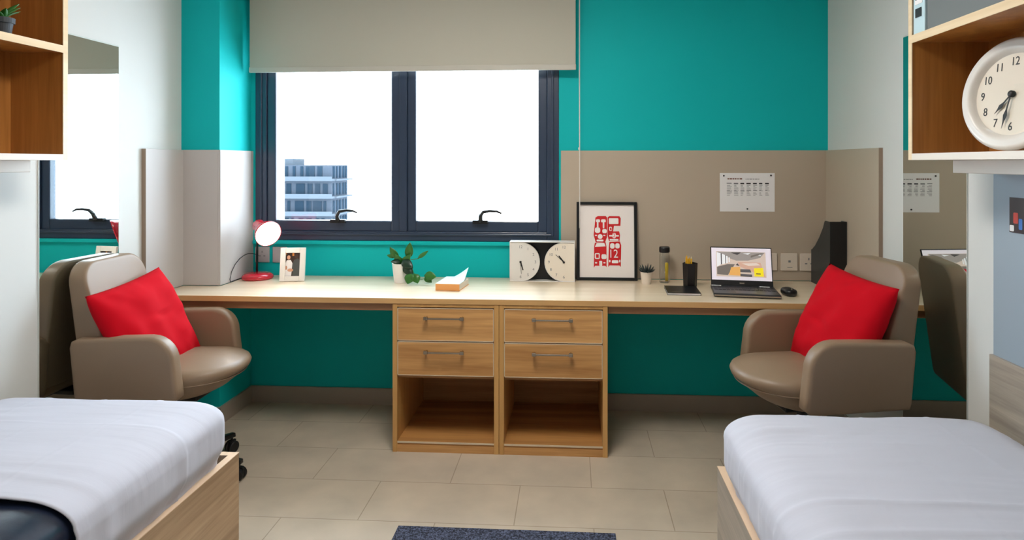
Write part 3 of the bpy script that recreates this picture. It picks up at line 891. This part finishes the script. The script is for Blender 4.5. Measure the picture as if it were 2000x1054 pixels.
# ------------------------------------------------------------------ pinned calendar
cal = thing('paper_schedule', 'white printed schedule sheet pinned to the taupe panel', 'paper', (.828, yw - .001, 1.137))
W, H = .302, .216
obj('sheet', bx(0, W, -.0006, .0004, 0, H), PAPER, cal)
bm = bmesh.new(); random.seed(9)
def cell(u0, u1, v0, v1, mi=0): # fractions from left/top
    box(bm, W * u0, W * u1, -.0010, -.0006, H * (1 - v1), H * (1 - v0), mi)
x = .14
while x < .40:
    l_ = random.choice((.02, .03, .045)); cell(x, min(x + l_, .42), .135, .165, 1); x += l_ + .008
x = .47
while x < .73:
    l_ = random.choice((.02, .03, .05)); cell(x, x + l_, .15, .165); x += l_ + .01
cols = [(.125, .225), (.255, .345), (.375, .455), (.485, .575), (.605, .685), (.715, .785), (.825, .905)]
for k, (a, b) in enumerate(cols):
    cell(a, b - .01, .255, .275 if k in (0,) else .29, 0 if k < 2 else 2)
    for r_ in range(9):
        if r_ == 5 and k > 3: continue
        cell(a + .005, a + (b - a) * random.uniform(.5, .95), .31 + r_ * .033, .32 + r_ * .033)
    cell(a, b, .455, .463)
obj('printing', bm, [INKG, BROWNINK, INK], cal)
for (u, v) in ((.07, .07), (.93, .06), (.5, .93)):
    obj('pin', lathe(bmesh.new(), [(0, 0), (.004, 0), (.005, .004), (.003, .008), (0, .009)], n=12, mx=Matrix.Translation((W * u, -.0006, H * (1 - v))) @ Matrix.Rotation(PI / 2, 4, 'X')), INK, cal)

# ------------------------------------------------------------------ framed poster
pf = thing('framed_poster', 'black framed poster of red block shapes leaning on the panel', 'picture frame', (.023, 3.612, .7505))
pf.rotation_euler = (R(-5.0), 0, 0)
W, H = .340, .440
bm = bmesh.new(); rect_frame(bm, 0, W, 0, H, .017, -.008, .014)
obj('frame', bm, mat('black_frame', (12, 12, 14), .3), pf, bevel=.002)
obj('backing', bx(.015, W - .015, .004, .012, .015, H - .015), PAPER, pf)
obj('print', bx(.016, W - .016, .002, .004, .016, H - .016), mat('poster_paper', (238, 230, 226), .6, var=.01), pf)
def pxy(x, y): return ((x - 143) / 527 * W, (800 - y) / 695 * H)
RED = [[(300, 330), (308, 245), (330, 231), (398, 230), (410, 246), (408, 420), (392, 465), (310, 465), (292, 400)],
       [(302, 470), (396, 463), (404, 505), (404, 684), (394, 672), (304, 672), (293, 690), (296, 505)],
       [(414, 244), (430, 231), (518, 232), (529, 250), (526, 318), (470, 318), (462, 368), (514, 366), (522, 400), (518, 450), (425, 452), (412, 400)],
       [(430, 460), (520, 455), (532, 490), (527, 680), (515, 668), (430, 668), (418, 682), (424, 500)]]
bm = bmesh.new()
for p in RED: prism(bm, [pxy(*q) for q in p][::-1], .0012, .002, 'Y')
obj('red_shapes', bm, REDINK, pf)
bm = bmesh.new()
def wr(x0, y0, x1, y1, r=8):
    a = pxy(x0, y1); b = pxy(x1, y0); rr = min(r / 527 * W, (b[0] - a[0]) / 2.05, (b[1] - a[1]) / 2.05)
    prism(bm, rrect(a[0], b[0], a[1], b[1], rr, 4), .0004, .0012, 'Y')
for q in ((312, 260, 348, 288, 10), (357, 260, 398, 288, 10), (321, 288, 335, 332, 4), (372, 288, 386, 340, 5), (303, 332, 350, 382, 18), (368, 346, 406, 384, 14),
          (328, 392, 370, 435, 20), (303, 398, 322, 408, 3), (376, 398, 394, 408, 3), (318, 441, 378, 457, 6), (360, 570, 403, 612, 12), (302, 560, 345, 612, 10), (340, 628, 366, 672, 6),
          (303, 640, 322, 652, 3), (376, 640, 394, 650, 3), (425, 250, 509, 302, 8), (428, 326, 452, 362, 8), (428, 400, 456, 412, 3), (486, 400, 512, 412, 3), (432, 434, 508, 448, 5),
          (456, 380, 486, 428, 14), (435, 472, 474, 520, 16), (480, 472, 518, 518, 16), (450, 622, 506, 648, 8), (426, 620, 438, 640, 4), (512, 618, 524, 640, 4)): wr(*q)
prism(bm, [pxy(*q) for q in ((302, 506), (396, 500), (386, 472), (372, 468), (318, 472))][::-1], .0004, .0012, 'Y')
MXT = frame_mx(Vector((pxy(463, 568)[0], .0004, pxy(463, 568)[1])), (1, 0, 0), (0, 0, 1), (0, -1, 0))
text_into(bm, '12', .066, MXT, sx=.85)
obj('white_shapes', bm, mat('poster_white', (240, 236, 234), .6, var=.01), pf)
bm = bmesh.new()
prism(bm, [pxy(*q) for q in ((312, 602), (336, 602), (336, 570), (312, 570))], -.0004, .0003, 'Y')
MXT = frame_mx(Vector((pxy(471, 405)[0], .0001, pxy(471, 405)[1])), (1, 0, 0), (0, 0, 1), (0, -1, 0))
text_into(bm, '2', .030, MXT)
prism(bm, [pxy(*q) for q in ((434, 340), (446, 330), (450, 356), (436, 358))][::-1], -.0004, .0003, 'Y')
obj('red_details', bm, REDINK, pf)

# ------------------------------------------------------------------ double dial clock
dc = thing('desk_clock', 'white and black double faced desk clock with two half dials', 'clock', (-.350, 3.552, .7503))
W, H, D = .363, .2225, .07
bm = bmesh.new()
box(bm, 0, W, 0, D, H - .005, H); box(bm, 0, .005, 0, D, 0, H - .005); box(bm, W - .005, W, 0, D, 0, H - .005); box(bm, .005, W - .005, 0, D, 0, .003)
obj('casing', bm, CLOCKW, dc, bevel=.001)
obj('back_plate', bx(.005, W - .005, D - .01, D - .002, .003, H - .005), BLACKM, dc)
rr = .107
for s in (0, 1):
    cxx = .061 if s == 0 else W - .061; cz = .1085
    def outl(r, xe):
        p = [(xe, cz - r), (cxx, cz - r)] if s == 0 else [(xe, cz + r), (cxx, cz + r)]
        for i in range(1, 24):
            a = (-PI / 2 + PI * i / 24) if s == 0 else (PI / 2 + PI * i / 24)
            p.append((cxx + r * math.cos(a), cz + r * math.sin(a)))
        p += [(cxx, cz + r), (xe, cz + r)] if s == 0 else [(cxx, cz - r), (xe, cz - r)]
        return p
    xe = .005 if s == 0 else W - .005
    f = obj('dial', prism(bmesh.new(), outl(rr, xe), .004, .030, 'Y'), CLOCKFACE if s else CLOCKW, dc)
    # raised rim
    b = bmesh.new(); o1 = outl(rr + .001, xe); o2 = outl(rr - .004, xe)
    tube(b, [(p[0], .004, p[1]) for p in outl(rr - .001, xe)], .0022, 6); obj('rim', b, CLOCKW, f, smooth=True)
    b = bmesh.new()
    for k in (range(0, 7) if s == 0 else range(6, 13)):
        a = R(90 - 30 * k)
        MXT = frame_mx(Vector((cxx + .083 * math.cos(a), .0036, cz + .083 * math.sin(a))), (1, 0, 0), (0, 0, 1), (0, -1, 0))
        text_into(b, str(k if k else 12), .022, MXT)
    obj('numerals', b, INKG, f)
    MC = frame_mx(Vector((cxx, .0035, cz)), (1, 0, 0), (0, 0, 1), (0, -1, 0))
    if s == 0: obj('hour_hand', hand(MC, 163, .048, .0042, .001, .004, False), INK, f); obj('minute_hand', hand(MC, 176, .066, .0013, .0025, 0, False), INK, f)
    else: obj('hour_hand', hand(MC, -38, .046, .0042, .001, .004, False), INK, f); obj('minute_hand', hand(MC, -47, .062, .0016, .0025, 0, False), INK, f)
    obj('hub', lathe(bmesh.new(), [(0, 0), (.006, 0), (.006, .005), (0, .005)], n=16, mx=MC), INK, f)

# ------------------------------------------------------------------ left end of desk: lamp, photo frame
lp = thing('desk_lamp', 'red desk lamp with lit round shade on the left desk end', 'lamp', (-1.792, 3.545, .7503))
obj('lamp_base', lathe(bmesh.new(), [(0, 0), (.080, 0), (.086, .008), (.084, .020), (.070, .031), (.03, .034), (0, .034)], n=44), REDP, lp, smooth=True)
oc = Vector((-1.668, 3.42, 1.020)) - lp.location
ax = Vector((.74, -.60, -.30)).normalized(); s1 = ax.cross(Vector((0, 0, 1))).normalized(); s2 = ax.cross(s1)
LMX = frame_mx(oc, s1, s2, ax)
# flexible neck from base rear up to the head
cap = oc - ax * .135
bm = bmesh.new()
tube(bm, [(-.02, .03, .02), (-.024, .04, .12), (-.022, .04, .22), (cap.x * .5 - .01, cap.y * .5 + .02, .285), (cap.x, cap.y, cap.z)], .0065, 12)
obj('lamp_neck', bm, BLACKM, lp, smooth=True)
sh = obj('lamp_shade', lathe(bmesh.new(), [(0, -.140), (.028, -.140), (.034, -.132), (.036, -.085), (.040, -.075), (.058, -.045), (.070, -.015), (.073, 0), (.070, 0), (.067, -.015), (.055, -.043), (.036, -.07), (0, -.07)], n=44, mx=LMX), REDP, lp, smooth=True)
obj('shade_lining', lathe(bmesh.new(), [(.0695, -.002), (.0655, -.016), (.053, -.042), (.034, -.068), (0, -.068)], n=44, mx=LMX), SHADEIN, sh, smooth=True)
obj('bulb', lathe(bmesh.new(), [(0, -.066), (.022, -.064), (.045, -.040), (.058, -.020), (.05, -.010), (.03, -.004), (0, -.002)], n=32, mx=LMX), BULB, sh, smooth=True)
bm = bmesh.new(); bz = Vector((0, 0, 0))
tube(bm, [(-.075, -.03, .01), (-.086, -.09, .006), (-.089, -.13, .004), (-.089, -.135, .02), (-.087, -.12, .06), (-.084, -.09, .095), (-.080, -.05, .120), (-.076, -.01, .133), (-.072, .03, .138), (-.068, .07, .133), (-.062, .10, .124), (-.055, .118, .115)], .0022, 6)
obj('cable', bm, CABLE, lp, smooth=True)

fr = thing('framed_photo', 'small white framed photo of two people standing by the lamp', 'photo frame', (-1.560, 3.475, .7505), R(8))
fr.rotation_euler = (R(-9), 0, R(8))
W, H = .136, .186
bm = bmesh.new(); rect_frame(bm, -W / 2, W / 2, 0, H, .029, -.008, .008)
obj('frame', bm, WPLAST, fr, bevel=.002)
obj('photo', bx(-W / 2 + .028, W / 2 - .028, 0, .004, .028, H - .028), mat('photo_background', (60, 38, 28), .4, var=.5), fr)
obj('stand', prism(bmesh.new(), [(-.02, .0), (.02, .0), (.012, .13), (-.012, .13)], .008, .011, 'Y'), WPLAST, fr)
def fpoly(bm, pts, y0, y1, mi): prism(bm, pts, y0, y1, 'Y', mi)
bm = bmesh.new()
def ell(cx, cz, a, b, n=14): return [(cx + a * math.cos(2 * PI * i / n), cz + b * math.sin(2 * PI * i / n)) for i in range(n)]
fpoly(bm, [(-.043, .030), (-.006, .030), (-.002, .10), (-.012, .118), (-.034, .116), (-.043, .09)], -.0008, 0, 0)
fpoly(bm, [(.0, .030), (.043, .030), (.043, .112), (.026, .126), (.006, .118), (-.001, .09)], -.0008, 0, 1)
fpoly(bm, ell(-.023, .132, .009, .012), -.0012, -.0004, 2); fpoly(bm, ell(.018, .138, .009, .012), -.0012, -.0004, 3)
fpoly(bm, ell(-.012, .062, .016, .009), -.0014, -.0006, 2); fpoly(bm, ell(-.035, .075, .006, .011), -.0014, -.0006, 2)
fpoly(bm, [(-.040, .148), (-.034, .148), (-.034, .158), (-.040, .158)], -.0006, 0, 4); fpoly(bm, [(-.004, .14), (.006, .14), (.006, .157), (-.004, .157)], -.0006, 0, 4)
obj('figures', bm, [mat('ph_white', (232, 228, 226), .5), mat('ph_dark', (72, 76, 74), .5, var=.5), mat('ph_skin', (206, 152, 122), .5), mat('ph_skin_dark', (72, 50, 40), .5), mat('ph_amber', (206, 130, 60), .5)], fr)

# ------------------------------------------------------------------ trailing plant
tp = thing('potted_plant', 'leafy green plant trailing from a white pot under the window', 'plant', (-.948, 3.49, .7503))
obj('pot', lathe(bmesh.new(), [(0, 0), (.036, 0), (.039, .02), (.048, .106), (.0445, .106), (.041, .09), (0, .088)], n=36), WPLAST, tp, smooth=False)
obj('soil', lathe(bmesh.new(), [(0, .095), (.042, .092)], n=20), SOIL, tp)
bm = bmesh.new(); st = bmesh.new(); dk2 = bmesh.new()
def branch(b, pts, r=.0022): tube(st, pts, r, 6)
branch(st, [(-.005, 0, .09), (-.018, -.005, .125), (-.03, -.008, .15)])
leaf(bm, (-.016, -.004, .128), (-.42, -.25, .85), .078, .017, (0, -1, .2), .1)
leaf(bm, (-.028, -.006, .14), (-.7, -.3, .25), .04, .012, (0, -1, .3), .2)
branch(st, [(.01, 0, .09), (.022, -.01, .13), (.04, -.012, .15)])
leaf(bm, (.035, -.01, .135), (.12, -.2, .95), .092, .020, (0, -1, .1), .0)
leaf(bm, (.005, -.012, .11), (.9, -.3, .5), .05, .014, (0, -1, .3), .0)
branch(st, [(.01, 0, .10), (.04, -.01, .125), (.085, -.02, .135)])
leaf(bm, (.08, -.02, .135), (.75, -.1, .62), .07, .011, (0, -1, .4), -.1)
leaf(bm, (0, 0, .10), (-.3, -.5, .75), .07, .02, (0, -1, .2), .1)
leaf(bm, (.01, -.01, .10), (.45, -.4, .7), .075, .02, (0, -1, .2), .1)
leaf(bm, (-.01, .01, .10), (-.8, .2, .4), .05, .018, (0, -.6, 1), .3)
branch(st, [(.02, -.02, .095), (.045, -.035, .11), (.06, -.045, .08), (.068, -.05, .05), (.085, -.055, .025), (.12, -.05, .03)])
leaf(dk2, (.01, -.03, .125), (.75, -.4, -.5), .07, .024, (0, -1, .4), .1)
leaf(dk2, (.022, -.04, .10), (.55, -.2, -.8), .07, .022, (0, -1, .3), .0)
leaf(dk2, (.0, -.02, .115), (-.75, -.4, .15), .045, .015, (0, -.8, .6), .1)
leaf(bm, (.058, -.055, .058), (-.25, -.25, -.9), .058, .024, (0, -1, .3), .0)
leaf(bm, (.070, -.055, .058), (.35, -.25, -.9), .056, .022, (0, -1, .3), .0)
leaf(bm, (.115, -.048, .048), (.9, -.15, -.10), .060, .025, (0, -1, .25), -.1)
leaf(bm, (.118, -.048, .040), (.6, -.15, -.55), .045, .016, (0, -1, .25), .0)
for b_ in (bm, st, dk2):
    for v in b_.verts: v.co.x = v.co.x * 1.2 + .004
obj('stems', st, LEAF, tp, smooth=True)
thick(obj('leaves', bm, LEAF, tp, smooth=True)); thick(obj('leaves', dk2, LEAFD, tp, smooth=True))

# ------------------------------------------------------------------ book
bk = thing('book', 'thick orange book with pale curling cover lying on the desk', 'book', (-.645, 3.27, .7503), R(-6))
obj('pages', bx(-.062, .062, .003, .186, .002, .033), [PAGES], bk, bevel=.001)
obj('spine', bx(-.064, .064, 0, .003, .001, .035), ORANGE, bk, bevel=.001)
obj('back_cover', bx(-.064, .064, .001, .19, 0, .002), ORANGE, bk)
bm = bmesh.new(); n = 14; G = []
for i in range(n + 1):
    row = []
    for j in range(n + 1):
        u = i / n; v = j / n
        z = .0345 + .030 * max(0, u - .35) ** 1.2 * max(0, v - .45) * 5.2 + .004 * v
        row.append(bm.verts.new((-.064 + .128 * u - .012 * max(0, v - .5) * u, .002 + .19 * v + .01 * u * v, z)))
    G.append(row)
for i in range(n):
    for j in range(n): bm.faces.new((G[i][j], G[i + 1][j], G[i + 1][j + 1], G[i][j + 1]))
thick(obj('front_cover', bm, PALECOV, bk, smooth=True), .0008)

# ------------------------------------------------------------------ succulent, bottle, pen cup, notebook
su = thing('succulent', 'tiny dark spiky succulent in a white pot by the poster', 'plant', (.402, 3.525, .7503))
obj('pot', lathe(bmesh.new(), [(0, 0), (.024, 0), (.0255, .01), (.0325, .066), (.029, .066), (.027, .058), (0, .056)], n=32), IVORY, su, smooth=False)
bm = bmesh.new(); random.seed(4)
for k in range(26):
    a = k * 2.4; el = .5 + .9 * (k / 26)
    b0 = Vector((.012 * math.cos(a), .012 * math.sin(a), .055))
    d = Vector((math.cos(a) * math.cos(el), math.sin(a) * math.cos(el), math.sin(el)))
    ln = random.uniform(.038, .052); tube(bm, [b0, b0 + d * ln * .4, b0 + d * ln * .8 + Vector((0, 0, .003)), b0 + d * ln + Vector((0, 0, .006))], [.003, .0048, .0028, .0005], 6)
obj('leaves', bm, mat('succulent_green', (34, 46, 46), .4, var=.4), su, smooth=True)

bo = thing('water_bottle', 'slim clear bottle with black cap and yellow rod inside', 'bottle', (.507, 3.575, .7503))
obj('bottle_body', lathe(bmesh.new(), [(0, 0), (.026, 0), (.0285, .004), (.0285, .150), (.025, .165), (.025, .168), (.0235, .168), (.027, .148), (.027, .006), (0, .004)], n=32), BGLASS, bo, smooth=True)
obj('cap', lathe(bmesh.new(), [(0, .166), (.027, .166), (.029, .170), (.029, .192), (.026, .197), (0, .197)], n=32), BLACKM, bo, smooth=False)
obj('inner_rod', lathe(bmesh.new(), [(0, .008), (.009, .008), (.0095, .10), (.0085, .108), (0, .11)], c=(.012, 0, 0), n=20), YELS, bo, smooth=True)
obj('inner_tube', lathe(bmesh.new(), [(.006, .02), (.006, .166)], c=(-.006, 0, 0), n=16), BGLASS, bo, smooth=True)

pc = thing('pen_cup', 'black pen cup on the desk between bottle and laptop', 'cup', (.625, 3.455, .7503))
W = .082
bm = bmesh.new()
lathe(bm, [(0, 0), (.034, 0), (.036, .004), (.040, .128), (.0375, .128), (.034, .006), (0, .006)], n=6)
obj('cup', bm, mat('black_cup', (22, 16, 16), .35), pc, bevel=.002)
for k, (dx, dy, hh) in enumerate(((-.024, -.008, .155), (-.014, -.012, .158), (-.005, -.008, .152), (.006, -.010, .157), (-.018, .006, .160), (-.002, .008, .154))):
    p = thing('pencil', 'yellow pencil bundled in the black pen cup', 'pencil', (.625 + dx * .9, 3.455 + dy * .9, .7573), 0, 'yellow pencils in the pen cup')
    bm = lathe(bmesh.new(), [(0, 0), (.0042, 0), (.0042, hh - .012), (0, hh - .012)], n=6)
    obj('shaft', bm, YEL, p)
    obj('tip', lathe(bmesh.new(), [(.0042, hh - .012), (.001, hh), (0, hh)], n=6), EDGEL if k % 2 else YEL, p)

nb = thing('notebook', 'flat black notebook lying beside the black pen cup', 'notebook', (.562, 3.30, .7503), R(-3))
obj('cover', bx(-.085, .080, -.07, .12, .010, .012), BLACKM, nb, bevel=.0008)
obj('pages', bx(-.082, .077, -.067, .117, .002, .010), PAPER, nb)
obj('back_cover', bx(-.085, .080, -.07, .12, 0, .002), BLACKM, nb)
obj('label', bx(-.068, -.012, -.06, -.048, .012, .0128), CHROME, nb)

# ------------------------------------------------------------------ laptop
lt = thing('laptop', 'open black laptop showing an office photo with yellow square', 'laptop', (.866, 3.285, .7503), R(-8))
W = .315
obj('base', bx(-W / 2, W / 2, -.105, .12, .002, .020), mat('laptop_grey', (46, 48, 52), .35), lt, bevel=.004)
obj('front_lip', bx(-W / 2 + .002, W / 2 - .002, -.1065, -.1035, .006, .013), CHROME, lt)
bm = bmesh.new()
for r_ in range(5):
    for c_ in range(15):
        x0 = -.148 + c_ * .0198; y0 = .085 - r_ * .0195
        box(bm, x0, x0 + .0168, y0 - .0165, y0, .0195, .0218)
obj('keyboard', bm, BLACKM, lt)
obj('touchpad', bx(-.05, .05, -.09, -.025, .0195, .0205), mat('touchpad', (66, 68, 72), .3), lt)
for x0 in (-.155, .085): obj('sticker', bx(x0, x0 + .05, .093, .108, .0197, .0205), PAPER, lt)
# lid
LH = .206
LM_ = Matrix.Translation((0, .112, .018)) @ Matrix.Rotation(R(-19), 4, 'X')
lid = obj('lid', box(bmesh.new(), -W / 2 + .002, W / 2 - .002, 0, .008, 0, LH, mx=LM_), BLACKM, lt, bevel=.003)
obj('maker_mark', box(bmesh.new(), -.012, .012, -.0008, 0, .012, .018, mx=LM_), CHROME, lid)
S = emis('lit_screen_white', (226, 218, 228), .28)
sx0, sx1, sz0, sz1 = -W / 2 + .007, W / 2 - .007, .030, LH - .006
obj('screen', box(bmesh.new(), sx0, sx1, -.0008, 0, sz0, sz1, mx=LM_), S, lid)
def sp(x, y): return (sx0 + (x - 105) / 445 * (sx1 - sx0), sz0 + (860 - y) / 240 * (sz1 - sz0))
cols_ = [(206, 188, 176), (150, 142, 138), (112, 104, 98), (222, 206, 196), (226, 170, 92), (86, 82, 86), (244, 222, 30), (230, 232, 236), (206, 166, 146), (60, 56, 58)]
polys = [([(140, 648), (510, 648), (510, 835), (140, 835)], 0),
         ([(145, 650), (505, 650), (470, 690), (380, 712), (290, 715), (215, 690)], 1),
         ([(250, 655), (330, 652), (300, 672)], 9), ([(340, 660), (400, 655), (380, 668)], 7), ([(440, 668), (470, 664), (480, 675)], 7),
         ([(400, 675), (470, 655), (500, 655), (400, 690)], 2),
         ([(145, 655), (175, 662), (175, 745), (145, 765)], 7), ([(183, 665), (208, 675), (208, 738), (183, 744)], 7), ([(214, 680), (228, 686), (228, 732), (214, 735)], 7), ([(234, 690), (243, 693), (243, 727), (234, 729)], 7),
         ([(175, 662), (183, 664), (183, 745), (175, 746)], 9), ([(208, 675), (213, 678), (213, 738), (208, 739)], 9),
         ([(145, 765), (225, 742), (280, 742), (225, 825), (145, 820)], 2), ([(300, 725), (470, 725), (505, 835), (320, 760)], 8), ([(330, 735), (440, 728), (470, 745), (380, 752)], 3),
         ([(252, 765), (318, 760), (318, 826), (232, 824)], 4), ([(318, 778), (392, 778), (400, 800), (318, 800)], 5), ([(318, 812), (405, 815), (405, 834), (318, 830)], 5), ([(285, 748), (300, 735), (315, 755)], 9),
         ([(420, 768), (488, 764), (490, 828), (422, 828)], 6)]
bm = bmesh.new()
for k, (p, mi) in enumerate(polys):
    prism(bm, [sp(*q) for q in p], -.0010 - .00006 * k, -.0008 - .00006 * k, 'Y', mi)
for (a, b) in ((434, 468),): prism(bm, [sp(a, 812), sp(b, 812), sp(b, 806), sp(a, 806)], -.0024, -.0021, 'Y', 9)
for v in bm.verts: v.co = LM_ @ v.co
obj('screen_picture', bm, [emis('screen_%d' % i, c, .3) for i, c in enumerate(cols_)], lid)

ms = thing('computer_mouse', 'small black wireless mouse to the right of the laptop', 'mouse', (1.078, 3.27, .7503), R(4))
bm = slab(bmesh.new(), rrect(-.031, .031, -.05, .05, .028, 8), 0, .034, .014, .006, 0)
obj('mouse_body', bm, BLACKM, ms, smooth=True)
obj('scroll_wheel', lathe(bmesh.new(), [(0, -.003), (.008, -.003), (.008, .003), (0, .003)], n=16, mx=Matrix.Translation((0, -.028, .032)) @ Matrix.Rotation(PI / 2, 4, 'Y')), CHROME, ms)

# ------------------------------------------------------------------ magazine file
mf = thing('magazine_file', 'tall black magazine file at the right desk end', 'magazine file', (1.322, 3.384, .7503))
prof = [(0, 0), (.258, 0), (.258, .18), (.245, .183), (.20, .21), (.14, .262), (.09, .318), (.07, .352), (.06, .357), (0, .357)]
for x0, x1 in ((0, .003), (.083, .086)):
    obj('side_wall', prism(bmesh.new(), prof, x0, x1, 'X'), DARKFILE, mf)
bm = bmesh.new(); box(bm, .003, .083, 0, .003, 0, .357); box(bm, .003, .083, .255, .258, 0, .18); box(bm, .003, .083, .003, .255, 0, .003)
obj('spine_and_base', bm, BLACKM, mf)
obj('ring_pull', lathe(bmesh.new(), [(.008, -.002), (.012, -.002), (.012, .001), (.008, .001), (.008, -.002)], n=20, mx=Matrix.Translation((.043, -.001, .09)) @ Matrix.Rotation(PI / 2, 4, 'X')), CHROME, mf)

# ------------------------------------------------------------------ ceiling lamps (the room's own, above the frame)
for k, (x, y) in enumerate(((-.343, 2.0), (-.343, -.3))):
    t = thing('ceiling_light', ('square ceiling light panel nearer the window', 'square ceiling light panel nearer the entrance')[k], 'light', (x, y, ZC - .03), 0, 'ceiling light panels')
    b = bmesh.new(); rect = .34
    box(b, -rect, rect, -rect, -rect + .02, 0, .03); box(b, -rect, rect, rect - .02, rect, 0, .03); box(b, -rect, -rect + .02, -rect + .02, rect - .02, 0, .03); box(b, rect - .02, rect, -rect + .02, rect - .02, 0, .03)
    obj('light_frame', b, WPLAST, t)
    m, nt, bb = base_mat('light_diffuser'); bb.inputs['Emission Color'].default_value = (*CEIL_COL, 1); bb.inputs['Emission Strength'].default_value = CEIL_STRENGTH[k]
    obj('diffuser', bx(-rect + .02, rect - .02, -rect + .02, rect - .02, .006, .012), m, t)
